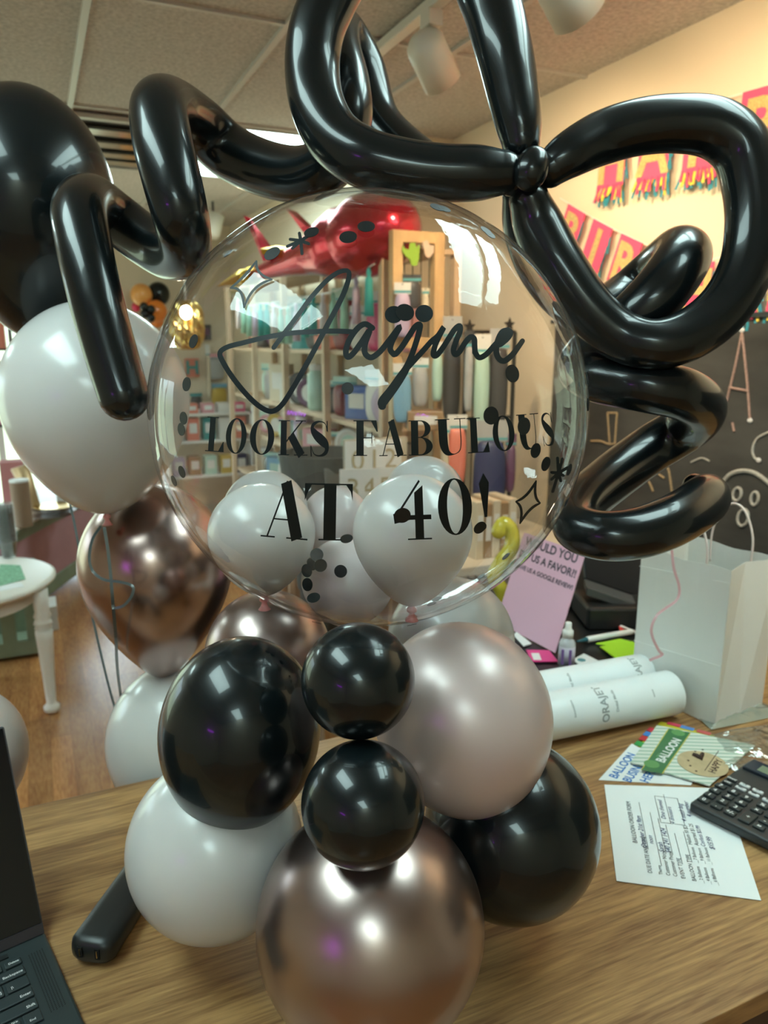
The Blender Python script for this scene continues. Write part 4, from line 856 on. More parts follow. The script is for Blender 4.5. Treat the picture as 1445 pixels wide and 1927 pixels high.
# ================================================================== RIGHT WALL: CHALKBOARD AND BANNERS
XW = XR-.03
CB = mat('chalkboard_grey', (.040, .039, .037), .8, var=.55, vscale=2.2, stretch=(1, 1, 2.5))
cbd = thing('chalkboard', (XW, 1.4, EYE-.95), 'large smudged chalkboard on the right wall with chalk doodles', 'chalkboard')
MB().box(XR-.028, XR-.002, -.4, 2.72, EYE-.95, EYE+.07).build('board', CB, cbd)
ft = MB(); 
MB().box(XR-.04, XR-.002, -.42, 2.74, EYE+.07, EYE+.085).build('frame_rail', BLKPL, cbd)
def chalk(pp, m, r=.004, n=6, lab='chalk_line'):
    MB().tube(spline([OX(x, y, XR-.030) for x, y in pp], n), r, 6).build(lab, m, cbd)
CHP = mat('chalk_pink', (.34, .22, .19), .95, var=.5, vscale=300); CHW = mat('chalk_white', (.36, .35, .33), .95, var=.5, vscale=300); CHY = mat('chalk_ochre', (.30, .22, .13), .95, var=.5, vscale=300)
for seg in (((1396, 625), (1383, 690), (1367, 756)), ((1396, 625), (1405, 710), (1411, 790)), ((1372, 729), (1388, 732), (1404, 735))): chalk(seg, CHP)
for x, y in ((1396, 621), (1411, 791), (1427, 866)):
    MB().ell(OX(x, y, XR-.031), (.003, 0, 0), (0, .010, 0), (0, 0, .008), 12, 8).build('chalk_dot', mat('chalk_bright', (.6, .6, .62), .9), cbd)
chalk([(1450, 812), (1425, 825), (1416, 845), (1419, 860), (1428, 868)], CHW)
chalk([(1362, 905), (1375, 892), (1395, 886), (1415, 888), (1432, 897), (1450, 912)], CHW, .007)
def oval(cx, cy, rx, ry, m=CHW, r=.005): chalk([(cx+rx*math.cos(a*.524), cy-ry*math.sin(a*.524)+rx*.3*math.cos(a*.524)*-1) for a in range(13)], m, r, 3)
oval(1387, 930, 8, 12); oval(1420, 938, 7, 12); oval(1398, 974, 10, 15)
chalk([(1143, 777), (1161, 777)], CHY, n=2); chalk([(1143, 777), (1147, 834)], CHY, n=2); chalk([(1161, 777), (1157, 834)], CHY, n=2); chalk([(1112, 830), (1130, 830), (1146, 836), (1158, 834)], CHY)
chalk([(1196, 893), (1218, 903), (1229, 925)], CHY); chalk([(1247, 868), (1258, 885), (1264, 925)], CHY); chalk([(1222, 880), (1250, 900)], CHY); chalk([(1149, 915), (1160, 935), (1128, 938)], CHY)
chalk([(1378, 795), (1381, 812)], CHP); chalk([(1300, 870), (1320, 862), (1335, 868)], CHW, .003)

FRY = mat('fringe_yellow', (.75, .55, .06), .6); FRT = mat('fringe_teal', (.02, .22, .30), .6); FRP = mat('fringe_pink', (.55, .05, .14), .6)
def banner(letters, y0, pitch, zs, fw, fh, label, tilt=0):
    yc = [y0-pitch*i for i in range(len(letters))]
    t = thing('letter_banner', (XR-.02, y0, EYE+zs(y0)), label, 'banner', 'pink and gold letter banners on the wall')
    MB().tube([Vector((XR-.022, y, EYE+zs(y))) for y in [y0+.12-(y0+.24-yc[-1])*i/30 for i in range(31)]], .0018, 6).build('string', WHT, t)
    rnd = random.Random(len(letters))
    for i, (L, y) in enumerate(zip(letters, yc)):
        sl = (zs(y+.05)-zs(y-.05))/.1; ex = Vector((0, -1, -sl)).normalized(); ez = Vector((0, -sl, 1)).normalized(); c = Vector((XR-.026, y, EYE+zs(y)))
        if L == ' ': continue
        f = MB().obox(c-ez*fh/2, ex*fw/2, ez*fh/2, (.002, 0, 0)).build('flag', HOTP, t, label='pink flag with gold letter %s' % L)
        text_mb(L, c-ez*(fh*.90)-Vector((.0032, 0, 0)), ex, ez, fh*1.10, 'CENTER', bold=.03).build('gold_letter', GLIT, f)
        for cm, ww, off in ((FRY, .34, .0), (FRT, .5, .004), (FRP, .3, -.002)):
            m = MB()
            for k in range(9):
                s = (k+rnd.random()*.7)/9-.5; l_ = rnd.uniform(.035, .06)+(.02 if cm is FRT else 0)
                a = c-ez*(fh-.01)+ex*s*fw+Vector((.001+off, 0, 0)); m.bar(a, a-ez*l_+ex*rnd.uniform(-.02, .02)-Vector((.008, 0, 0)), .010, .002, up=(1, 0, 0))
            o = m.build('fringe', cm, f); o['kind'] = 'stuff'
            m = MB()
        for cm, sgn in ((FRT, 1), (FRY, .8)):
            m = MB()
            for k in range(5):
                a = c+ex*sgn*fw*.5-ez*(.03+fh*.2*k); m.bar(a, a-ez*fh*.35+ex*rnd.uniform(0, .02), .008, .002, up=(1, 0, 0))
            o = m.build('side_fringe', cm, f); o['kind'] = 'stuff'
banner('BIRTHDAY', 2.62, .165, lambda y: .255+.27*max(0, (y-1.95))**1.25*1.6+.10*max(0, 1.95-y), .125, .175, 'lower pink and gold letter banner on a sagging string above the chalkboard')
banner('HAPPY', 2.42, .215, lambda y: .745+.05*(y-2.0), .145, .20, 'upper pink and gold letter banner seen through the right loop')

# ================================================================== SHELVING ON THE FAR RIGHT
XS0, XS1, Y0S, Y1S = 1.38, 1.69, 2.98, 5.85
sh = thing('shelf_unit', ((XS0+XS1)/2, 4.4, 0), 'tall pale wooden shelving full of party goods behind the bubble', 'shelf')
LEV = [2.06, 1.63, 1.29, 1.04, .71, .40]
for z in LEV: MB().box(XS0, XS1, Y0S, Y1S, z-.02, z).build('shelf_board', PALEW, sh)
for y in (Y0S, 3.7, 4.4, 5.1, Y1S-.035):
    for x in (XS0-.035, XS1): MB().box(x, x+.033, y, y+.035, 0, 2.07).build('post', PALEW, sh)
MB().box(XS1+.01, XS1+.02, Y0S+.04, Y1S-.04, .1, 2.04).build('back_panel', mat('shelf_back', (.30, .25, .21), .8), sh) if False else None
PAL = {'pale mint': (.45, .66, .58), 'deep maroon': (.20, .02, .035), 'navy': (.03, .04, .12), 'white': (.72, .72, .70), 'lilac': (.52, .42, .62), 'hot pink': (.72, .10, .25), 'teal': (.03, .25, .26), 'charcoal': (.05, .05, .055),
       'silver grey': (.40, .41, .42), 'mustard': (.55, .38, .06), 'sky blue': (.20, .42, .62), 'kraft brown': (.34, .22, .12), 'coral': (.72, .22, .16), 'cream': (.66, .58, .44), 'rose pink': (.68, .33, .38), 'plum': (.13, .05, .12), 'leaf green': (.15, .36, .10), 'royal blue': (.03, .10, .42)}
def PM(n): return mat('goods_'+n.replace(' ', '_'), PAL[n], .45, coat=.3)
CARDW = mat('header_card', (.74, .75, .74), .5); TEALS = mat('header_stripe', (.10, .36, .40), .5)
def goods(kind, c, ex, en, w_, h_, dp, col, label, group=None, top=None):
    """c: bottom centre; ex: width direction; en: outward normal"""
    ex, en, c = Vector(ex).normalized(), Vector(en).normalized(), Vector(c); up = Vector((0, 0, 1))
    t = thing(kind if kind != 'hang' else 'party_packet', c, label, {'box': 'box', 'packet': 'packet', 'hang': 'packet', 'plate': 'plates', 'jar': 'jar', 'roll': 'roll', 'book': 'box'}.get(kind, kind), group)
    M = PM(col)
    if kind in ('box',):
        MB().obox(c+up*h_/2, ex*w_/2, en*dp/2, up*h_/2).build('body', M, t, bevel=.003)
        MB().obox(c+up*h_*.55+en*(dp/2+.001), ex*w_*.32, en*.001, up*h_*.22).build('label_panel', CARDW if top is None else PM(top), t)
    elif kind in ('packet', 'hang'):
        hb = h_*.80
        def fn(tt): return abs(math.sin(tt))**.35, math.copysign(abs(math.cos(tt))**.8, math.cos(tt))
        MB().ell(c+up*hb/2, ex*w_*.5, en*dp*.5, up*hb/2, 24, 14, fn=fn).build('pouch', M, t, smooth=True)
        MB().obox(c+up*(hb+(h_-hb)*.45), ex*w_*.52, en*.003, up*(h_-hb)*.52).build('header_card', CARDW if top is None else PM(top), t)
        MB().obox(c+up*(hb+.006)+en*.0035, ex*w_*.52, en*.001, up*.005).build('header_stripe', TEALS, t)
        if kind == 'hang': MB().tube([c+up*(h_*.96)+en*.01, c+up*(h_*.96)+Vector((0, .09, 0))], .002, 6).build('hook', BLKPL, t)
    elif kind == 'plate':
        MB().lathe(c+up*h_/2, [(0, h_*.32), (.004, h_*.40), (.012, h_*.5), (.020, h_*.5), (.012, h_*.4), (.010, h_*.30)], en, 32).build('plate_stack', M, t, smooth=True)
        MB().lathe(c+up*h_/2+en*.011, [(0, h_*.3), (.002, h_*.3)], en, 24).build('plate_centre', PM(top or 'white'), t)
    elif kind == 'jar':
        MB().lathe(c, [(0, w_*.4), (.01, w_*.5), (h_*.8, w_*.5), (h_*.86, w_*.36), (h_*.88, w_*.36)], seg=24).build('body', M, t, smooth=True)
        MB().lathe(c+up*h_*.88, [(0, w_*.4), (h_*.12, w_*.4)], seg=24).build('lid', CARDW, t)
    elif kind == 'roll':
        MB().lathe(c, [(0, w_*.5), (h_, w_*.5), (h_, w_*.2), (h_-.01, w_*.2)], seg=24).build('body', M, t)
    return t
LN = ['second', 'third', 'fourth', 'fifth', 'lowest']
OR = ['first', 'second', 'third', 'fourth', 'fifth', 'sixth', 'seventh', 'eighth', 'ninth', 'tenth', 'eleventh', 'twelfth', 'thirteenth', 'fourteenth']
rnd = random.Random(11)
seqs = [['rose pink', 'hot pink', 'white', 'deep maroon', 'coral', 'charcoal', 'teal', 'white', 'kraft brown', 'plum', 'charcoal', 'deep maroon'],
        ['lilac', 'white', 'royal blue', 'deep maroon', 'charcoal', 'pale mint', 'plum', 'charcoal', 'white', 'cream', 'silver grey', 'pale mint'],
        ['silver grey', 'cream', 'mustard', 'white', 'kraft brown', 'rose pink', 'cream', 'lilac', 'pale mint', 'mustard', 'rose pink', 'white'],
        ['teal', 'sky blue', 'mustard', 'plum', 'white', 'silver grey', 'hot pink', 'plum', 'white', 'sky blue', 'charcoal', 'cream'],
        ['charcoal', 'white', 'coral', 'silver grey', 'sky blue', 'charcoal', 'white', 'lilac', 'plum', 'white', 'kraft brown', 'navy']]
seq_t = [[None]*12]*5
for li, z in enumerate(LEV[1:]):
    y = 3.10; hmax = [.34, .27, .19, .26, .24][li]
    for i, col in enumerate(seqs[li]):
        w_ = rnd.uniform(.14, .22); kd = ('packet', 'box', 'packet', 'plate', 'packet', 'jar')[(i*5+li*3+rnd.randint(0, 1)) % 6]
        h_ = hmax*rnd.uniform(.62, .95)
        if kd == 'plate': h_ = min(h_, .2)
        goods(kd, (1.50+rnd.uniform(-.03, .03), y+w_/2, z), (.55, -.84, 0), (-.84, -.55, 0), w_*.95, h_, .09, col,
              '%s %s on the %s pale shelf, %s from the near end' % (col, {'packet': 'party packet', 'box': 'box', 'plate': 'plate stack', 'jar': 'lidded tub'}[kd], LN[li], OR[i]), 'party goods on the pale shelves', top=rnd.choice([None, 'pale mint', 'rose pink', 'white']))
        y += w_+.03
# tassel garland under the top board
gt = thing('tassel_garland', (XS0-.04, 4.0, 1.98), 'teal, mint and lilac tassel garland strung under the top shelf', 'garland')
def gpt(s): y = 3.0+2.5*s; return Vector((XS0-.06, y, 1.99-.10*math.sin(math.pi*min(1, s*1.0))**1-.03*math.sin(s*3*math.pi)**2))
MB().tube([gpt(i/40) for i in range(41)], .003, 6).build('string', WHT, gt)
tc3 = [mat('tassel_teal', (.05, .42, .42), .7), mat('tassel_white', (.75, .72, .78), .7), mat('tassel_mint', (.35, .68, .55), .7), mat('tassel_lilac', (.62, .52, .68), .7)]
for i in range(17):
    p = gpt((i+.4)/17.5); MB().lathe(p, [(-.20, .022), (-.05, .016), (-.035, .008), (-.02, .012), (0, .006)], (0, 0, 1), 12).build('tassel', tc3[(i*3+i//3) % 4], gt, smooth=True)
# wooden display frame
def hp(px, py, Y): return OY(px, py, Y)
YF0 = 2.88
a, b = hp(745, 442, YF0), hp(824, 442, YF0); zl_, zb_ = hp(785, 645, YF0).z, .0
fr_ = thing('display_stand', ((a.x+b.x)/2, YF0, 0), 'orange pine display frame with wire mesh standing at the near end of the shelves', 'display frame')
zt_ = hp(785, 436, YF0).z
for x in (a.x, b.x): MB().box(x-.022, x+.022, YF0-.02, YF0+.02, 0, zt_).build('upright', PINE, fr_)
for z in (zt_-.022, zl_, .9): MB().box(a.x+.022, b.x-.022, YF0-.018, YF0+.018, z-.022, z+.022).build('cross_rail', PINE, fr_)
for i in range(1, 5): MB().bar((a.x+(b.x-a.x)*i/5, YF0, zl_+.02), (a.x+(b.x-a.x)*i/5, YF0, zt_-.045), .003).build('mesh_wire', BLKPL, fr_)
LEAF = mat('cactus_green', (.28, .50, .06), .6)
c_ = [(778, 457), (771, 457), (769, 470), (762, 468), (757, 462), (756, 472), (762, 482), (770, 488), (774, 500), (784, 500), (788, 485), (789, 465), (786, 460), (783, 470), (781, 458)]
MB().slab([hp(x, y, YF0-.03) for x, y in c_], (0, -1, 0), .004).build('cactus_cutout', LEAF, label='lime green card cactus hanging inside the pine frame', cat='decoration')
MB().slab([hp(x, y, YF0-.03) for x, y in ((794, 455), (803, 452), (808, 462), (816, 462), (815, 476), (806, 486), (800, 482), (797, 470))], (0, -1, 0), .004).build('llama_cutout', mat('llama_peach', (.66, .52, .42), .6), label='pale card animal cutout hanging beside the cactus', cat='decoration')
def hang(px, py, w_, h_, Y, col, label, kind='hang', dp=.05, top=None, group='packets hanging at the near end'):
    c = hp(px, py+h_/2, Y); s = (c-CAM).dot(Fv)/FPX; goods(kind, c, (1, -.35, 0), (-.35, -1, 0), w_*s, h_*s, dp, col, label, group, top)
hang(757, 585, 30, 100, 2.82, 'lilac', 'lilac packet with white header hanging left of the cactus frame')
hang(775, 550, 34, 62, 2.84, 'charcoal', 'dark netted packet hanging inside the pine frame', dp=.03, top='charcoal')
hang(800, 572, 14, 56, 2.84, 'cream', 'cream narrow packet of sticks inside the pine frame', dp=.03, top='cream')
hang(757, 740, 34, 110, 2.80, 'sky blue', 'pale blue packet with white header below the pine frame')
hang(790, 720, 30, 90, 2.80, 'silver grey', 'grey packet behind the tail of the script y')
hang(822, 700, 20, 110, 2.75, 'pale mint', 'narrow mint packet left of the long grey one', top='white')
hang(848, 695, 34, 190, 2.78, 'charcoal', 'long charcoal packet hanging left of the black rack', dp=.04, top='silver grey')
hang(797, 790, 66, 36, 2.78, 'kraft brown', 'brown wooden tray box under the hanging packets', kind='box', dp=.12)
# black wire rack with stars
r0, r1 = hp(877, 624, 2.7), hp(969, 620, 2.7)
rk = thing('wire_rack', ((r0.x+r1.x)/2, 2.7, 0), 'black wire rack with star finials holding clear packs', 'rack')
zt2 = r0.z
for x in (r0.x, r1.x):
    MB().tube([(x, 2.7, 0), (x, 2.7, zt2)], .009, 8).build('post', BLKPL, rk)
for xx, k in ((hp(883, 610, 2.7), 0), (hp(958, 606, 2.7), 1)):
    MB().slab([xx+Vector((math.cos(math.pi/2+a*math.pi/5)*(.028 if a % 2 == 0 else .012), 0, math.sin(math.pi/2+a*math.pi/5)*(.028 if a % 2 == 0 else .012)-.01)) for a in range(10)], (0, -1, 0), .006).build('star_finial', BLKPL, rk)
for z in (zt2, zt2-.35, zt2-.7, zt2-1.05, .2): MB().tube([(r0.x, 2.7, z), (r1.x, 2.7, z)], .007, 8).build('rail', BLKPL, rk)
for i in range(1, 6): x = r0.x+(r1.x-r0.x)*i/6; MB().tube([(x, 2.7, .2), (x, 2.7, zt2)], .003, 6).build('wire', BLKPL, rk)
hang(904, 715, 30, 165, 2.63, 'pale mint', 'pale green striped packet on the black rack', top='white')
hang(935, 712, 36, 180, 2.63, 'charcoal', 'black packet on the upper right of the wire rack', top='silver grey')
hang(880, 700, 16, 150, 2.64, 'silver grey', 'slim grey packet at the left edge of the wire rack', top='charcoal')
hang(858, 845, 36, 130, 2.62, 'coral', 'red glittery tablecover packet under the long charcoal one', top='white')
hang(918, 885, 62, 190, 2.60, 'navy', 'big navy blue tablecover packet low on the wire rack', top='silver grey', dp=.07)
hang(958, 870, 20, 110, 2.6, 'plum', 'narrow plum packet right of the navy one', top='plum')
hang(836, 850, 16, 120, 2.62, 'cream', 'cream packet left of the red one', top='white')
# low display counter at the foot of the shelves with number cards, bin and boxes
ldc = thing('display_table', (1.42, 2.62, 0), 'low cream display table in front of the shelf end', 'table')
zt3 = EYE-.80
MB().box(.92, 1.98, 2.25, 2.82, zt3-.03, zt3).build('table_top', mat('table_cream', (.62, .56, .46), .6), ldc)
for x, y in ((.94, 2.27), (1.93, 2.27), (.94, 2.77), (1.93, 2.77)): MB().box(x, x+.04, y, y+.04, 0, zt3-.03).build('leg', PALEW, ldc)
NUM = mat('number_gold', (.45, .38, .24), .5)
def numcard(px, py, ch, Y, label):
    c = hp(px, py, Y); t = thing('number_card', c, label, 'card', 'white number candle cards')
    MB().obox(c, Vector((.045, -.01, 0)), (0, .004, 0), (0, 0, .065)).build('card', CARDW, t)
    text_mb(ch, c+Vector((0, -.007, -.045)), (1, -.2, 0), (0, 0, 1), .11, 'CENTER').build('printed_number', NUM, t)
for i, (x, y, ch) in enumerate([(672, 862, '0'), (703, 860, '1'), (733, 858, '2'), (663, 915, '3'), (693, 914, '4'), (724, 912, '5')]):
    numcard(x, y, ch, 2.66 if i < 3 else 2.56, 'white number card with a golden figure %s behind the bubble' % {'0': 'nought', '1': 'one', '2': 'two', '3': 'three', '4': 'four', '5': 'five'}[ch])
nr = thing('card_rack', hp(695, 940, 2.72), 'beige pegboard rack holding the number cards', 'rack')
p_ = hp(695, 860, 2.72); MB().box(p_.x-.10, p_.x+.17, 2.73, 2.75, zt3, p_.z+.07).build('panel', mat('peg_beige', (.52, .47, .38), .7, bump=.3, bscale=120), nr)
MB().box(p_.x-.16, p_.x+.17, 2.50, 2.73, zt3+.001, zt3+.02).build('base', mat('peg_beige', (.5, .45, .36), .7), nr)
bn = hp(612, 935, 3.06); bt_ = thing('waste_bin', (bn.x, 3.06, 0), 'grey tapered fabric bin in front of the shelves', 'bin')
zb2 = hp(612, 850, 3.06).z
MB().lathe((bn.x, 3.06, 0), [(0, .11), (.0, .12), (.6, .12), (.601, .13), (zb2, .20), (zb2, .19), (.7, .13)], seg=4+24).build('body', mat('bin_grey', (.10, .11, .11), .7), bt_)
MB().obox((bn.x-.02, 3.06-.19, zb2-.08), (.05, 0, 0), (0, .003, .0), (0, .006, .04)).build('label_panel', mat('bin_label', (.2, .22, .22), .5), bt_)
for i in range(5):
    c = hp(895+i*15, 1065, 2.35); goods('box', (c.x, 2.40, zt3), (1, 0, 0), (0, -1, 0), .034, .22-.01*(i % 2), .15, 'cream' if i % 2 == 0 else 'kraft brown', '%s slim box on the display table beside the sign, %s from left' % ('cream' if i % 2 == 0 else 'brown', OR[i]), 'slim boxes on the display table')

# red foil aeroplane balloon
FOILR = mat('red_foil', (.62, .02, .05), .22, metal=.75, coat=.5, bump=.25, bscale=6); FOILY = mat('yellow_foil', (.75, .45, .02), .25, metal=.6, coat=.4)
A0, A1 = P(775, 415, 3.05), P(440, 530, 4.1); da = (A1-A0); LA = da.length; da.normalize()
ap = thing('foil_balloon', (A0+A1)/2, 'red foil aeroplane balloon with yellow trim floating above the shelves', 'balloon')
prof = [(0, 0), (.01, .06), (.05, .12), (.14, .175), (.26, .19), (.34, .165), (.36, .16), (.40, .172), (.52, .14), (.62, .10), (.66, .095), (.8, .07), (1.0, .045), (1.15, .03)]
prof = [(h*LA/1.3, r*.92) for h, r in prof]
MB().lathe(A0, prof, da, 40).build('fuselage', FOILR, ap, smooth=True)
MB().lathe(A0+da*LA*.86, [(0, .045), (.08, .04), (LA*.20, .004)], da, 20).build('tail_tip', FOILY, ap, smooth=True)
def fin(pp, d, m, name, dd=(0, 0)):
    c = [P(x, y, d) for x, y in pp]; n_ = (c[1]-c[0]).cross(c[2]-c[0]).normalized(); mid = sum(c, Vector())/len(c); mb = MB()
    mb.add(c+[mid+n_*.03, mid-n_*.03], [(i, (i+1) % len(c), len(c)) for i in range(len(c))]+[((i+1) % len(c), i, len(c)+1) for i in range(len(c))]); mb.build(name, m, ap)
fin([(458, 405), (470, 410), (524, 482), (495, 492), (480, 455)], 3.75, FOILR, 'fin'); fin([(538, 392), (558, 398), (618, 455), (592, 464), (565, 430)], 3.55, FOILR, 'wing')
fin([(490, 468), (520, 462), (566, 468), (562, 478), (515, 480), (493, 480)], 3.68, FOILY, 'stripe'); fin([(407, 540), (450, 508), (470, 505), (455, 532)], 4.0, FOILY, 'tail_fin')

# ================================================================== BACK WALL
def far_ball(px, py, r, Y, m, label):
    c = OY(px, py, Y); R_ = r*(c-CAM).dot(Fv)/FPX
    MB().ell(c, (R_, 0, 0), (0, R_, 0), (0, 0, R_*1.05), 24, 16).build('balloon', m, label=label, cat='balloon', group='small orange and black balloon cluster', smooth=True)
ORB = mat('orange_latex', (.85, .24, .03), .35, coat=.4); ORL = mat('light_orange_latex', (.85, .38, .10), .35, coat=.4)
far_ball(266, 555, 20, 7.0, ORL, 'light orange balloon at the top left of the far cluster'); far_ball(298, 553, 21, 7.07, BLACKL, 'large black balloon at the top right of the far cluster')
far_ball(294, 586, 20, 6.96, ORB, 'deep orange balloon in the middle of the far cluster'); far_ball(296, 604, 12, 7.1, ORB, 'small orange balloon at the bottom of the far cluster'); far_ball(256, 578, 8, 7.1, HOTP, 'small pink balloon at the left of the far cluster')
for i, (x, y) in enumerate([(271, 577), (284, 582), (272, 591), (284, 598)]): far_ball(x, y, 8, 6.82, BLACKL, 'tiny black balloon in the front of the far cluster, %s' % ('upper left', 'upper right', 'lower left', 'lower right')[i])
# gold fringe lantern with bulb
gl = OY(352, 612, 5.6); gs = (gl-CAM).dot(Fv)/FPX; lan = thing('gold_lantern', gl, 'gold foil fringe lantern with a bright bulb at the left rim of the bubble', 'lantern')
def lfn(t): return math.sin(t)**.7, math.cos(t)
mb = MB(); seg = 48; vs = []
for i in range(21):
    t = math.pi*i/20
    for k in range(seg):
        a = 2*math.pi*k/seg; r_ = (30*gs)*abs(math.sin(t))**.55*(1+.07*(k % 2)+.05*math.sin(k*2.3+i)); vs.append(gl+Vector((math.cos(a)*r_, math.sin(a)*r_, math.cos(t)*46*gs)))
mb.add(vs, [(i*seg+k, (i+1)*seg+k, (i+1)*seg+(k+1) % seg, i*seg+(k+1) % seg) for i in range(20) for k in range(seg)])
mb.build('shade', GOLD, lan)
MB().tube([gl+Vector((0, 0, .15)), Vector((gl.x, gl.y, ZCEIL))], .004, 6).build('cord', WHT, lan)
bl = OY(350, 588, 5.35); MB().ell(bl, (.038, 0, 0), (0, .038, 0), (0, 0, .045), 20, 12).build('bulb', mat('bulb_glow', (1, 1, 1), .4, emit=(1, .85, .6), estr=45), lan, smooth=True)
def wallpack(px, py, w_, h_, col, label, top=None, kd='hang'):
    c = OY(px, py+h_/2, 7.165); s = (c-CAM).dot(Fv)/FPX; return goods(kd, c, (1, 0, 0), (0, -1, 0), w_*s, h_*s, .05, col, label, 'packets on the back wall', top)
hpk = wallpack(362, 692, 25, 34, 'coral', 'orange packet with a dark H on the back wall', kd='box', top='coral')
hc = OY(362, 692, 7.115); text_mb('H', hc+Vector((0, -.0, -.055)), (1, 0, 0), (0, 0, 1), .17, 'CENTER', bold=.03).build('printed_letter', PM('teal'), hpk)
wallpack(388, 626, 18, 28, 'charcoal', 'dark packet on the back wall right of the gold lantern', kd='box', top='plum')
wallpack(408, 690, 30, 48, 'silver grey', 'grey packet right of the orange H', top='rose pink')
wallpack(413, 742, 30, 40, 'mustard', 'gold confetti packet on the back wall below the grey one', top='sky blue')
wallpack(370, 755, 22, 30, 'charcoal', 'small black packet low on the back wall', top='teal')
wallpack(395, 700, 8, 100, 'cream', 'thin cream packet between the orange and grey ones')
# low back shelf with goods
lb = thing('low_shelf', (1.35, 6.6, 0), 'low white shelf at the back behind the left side of the bubble', 'shelf')
for z in (.55, .85, 1.08): MB().box(.95, 1.68, 6.45, 6.9, z-.02, z).build('shelf_board', WHT, lb)
for x in (.95, 1.66): MB().box(x, x+.02, 6.45, 6.9, 0, 1.08).build('side_panel', WHT, lb)
k = 0
for zi, z in enumerate((.55, .85, 1.08)):
    for i in range(5):
        col = ['lilac', 'kraft brown', 'pale mint', 'mustard', 'navy', 'silver grey', 'coral', 'teal', 'white', 'coral', 'cream', 'coral', 'rose pink', 'white', 'hot pink'][k]; k += 1
        goods('box', (1.04+.135*i, 6.55, z), (1, 0, 0), (0, -1, 0), .10, (.16, .19, .08)[zi], .12, col, '%s box on the %s board of the low back shelf, %s from left' % (col, ('bottom', 'middle', 'top')[zi], OR[i]), 'boxes on the low back shelf')

# ================================================================== LEFT: TABLE, CABINET, CRATE
tb_ = thing('side_table', (-.40, 3.74, 0), 'round white painted side table with turned legs at the left edge', 'table')
ZT = .63
MB().lathe((-.40, 3.74, ZT-.035), [(0, .365), (.003, .388), (.014, .402), (.024, .402), (.033, .388), (.035, .38)], seg=64).build('table_top', WHITEP, tb_, smooth=True)
MB().lathe((-.40, 3.74, ZT-.115), [(0, .31), (.08, .31)], seg=48).build('apron', WHITEP, tb_)
def leg(x, y):
    pr = [(0, .026), (.012, .034), (.03, .036), (.04, .026), (.05, .021), (.20, .027), (.36, .036), (.40, .038), (.405, .030), (.415, .038), (.425, .030), (.435, .040), (.45, .036), (.455, .030), (.47, .038), (.49, .030), (.51, .032), (.595, .034)]
    MB().lathe((x, y, 0), pr, (0, 0, 1), 28).build('leg', WHITEP, tb_, smooth=True)
leg(-.072, 3.56); leg(-.66, 3.52); leg(-.60, 4.0); leg(-.36, 4.05)
# cup stack
CUPM = thin_clear('clear_cup_plastic', tint=(.86, .88, .88), base=.10, rough=.1, milky=.12)
cb_ = OZ(18, 1048, ZT)
for i in range(16):
    z = ZT+.001+i*.0125
    t_ = MB(); t_.lathe((cb_.x, cb_.y, z), [(0, .030), (.075, .040), (.08, .043), (.084, .043), (.084, .040), (.003, .028)], seg=28)
    t_.build('plastic_cup', CUPM, label='clear cup in the tall stack on the white table, %s from bottom' % (OR+['fifteenth', 'sixteenth'])[i], cat='cup', group='clear cups stacked on the white table', smooth=True)
flat_quad('printed_leaflet', [(-8, 1105), (0, 1062), (38, 1064), (48, 1090)], ZT+.002, .001, mat('leaflet_green', (.20, .42, .26), .6, var=.4, vscale=60), 'green printed leaflet on the white side table', 'leaflet', 'leaflets on the side table')
flat_quad('printed_leaflet', [(-8, 1114), (-4, 1100), (40, 1096), (45, 1104)], ZT+.0005, .001, PAPER, 'white leaflet under the green one', 'leaflet', 'leaflets on the side table')
# pink and green cabinet
Ca, Cb_ = Vector((-.262, 4.73, 0)), Vector((.34, 6.03, 0)); cdx = (Cb_-Ca).normalized(); cn_ = Vector((-cdx.y, cdx.x, 0)); CL = (Cb_-Ca).length
cab = thing('display_cabinet', (Ca+Cb_)/2, 'pink panelled low cabinet with sage green trim and white top', 'cabinet')
SAGE = mat('sage_green_paint', (.22, .28, .20), .55, var=.1, vscale=10); PNKP = mat('dusty_pink_panel', (.42, .22, .25), .6, var=.08, vscale=5)
def cbx(a, b, d0, d1, z0, z1, m, name, bev=.003):
    MB().obox(Ca+cdx*(a+b)/2+cn_*(d0+d1)/2+Vector((0, 0, (z0+z1)/2)), cdx*(b-a)/2, cn_*(d1-d0)/2, (0, 0, (z1-z0)/2)).build(name, m, cab, bevel=bev)
CHT = .60
cbx(0, CL, .01, .38, .13, CHT-.09, PNKP, 'side_panel'); cbx(0, CL, 0, .03, .05, .15, SAGE, 'bottom_rail'); cbx(0, CL, -.0, .03, CHT-.10, CHT-.03, SAGE, 'top_rail')
cbx(0, .06, -.005, .03, .15, CHT-.1, SAGE, 'stile'); cbx(CL-.06, CL, -.005, .03, .15, CHT-.1, SAGE, 'stile')
cbx(-.03, CL+.03, -.04, .42, CHT-.03, CHT-.012, SAGE, 'top_edge'); cbx(-.03, CL+.03, -.04, .42, CHT-.012, CHT, WHITEP, 'worktop')
for a in (0.02, CL-.08):
    for d in (.01, .32): cbx(a, a+.06, d, d+.06, 0, .05, SAGE, 'foot')
def ctop(px, py): return OZ(px, py, CHT)
def cyl(px, py, r, h, m, name, label, cat, seg=32):
    c = ctop(px, py); t = thing(name, c, label, cat)
    MB().lathe(c, [(0, r*.94), (.004, r), (h-.004, r), (h, r*.96)], seg=seg).build('body', m, t, smooth=False); MB().lathe(c+Vector((0, 0, h)), [(0, r*1.03), (.012, r*1.03), (.014, r*.9)], seg=seg).build('lid', CARDW, t)
cyl(45, 990, .052, .27, mat('brown_tube', (.26, .17, .11), .5), 'canister', 'brown cylindrical canister with white lid on the cabinet', 'canister')
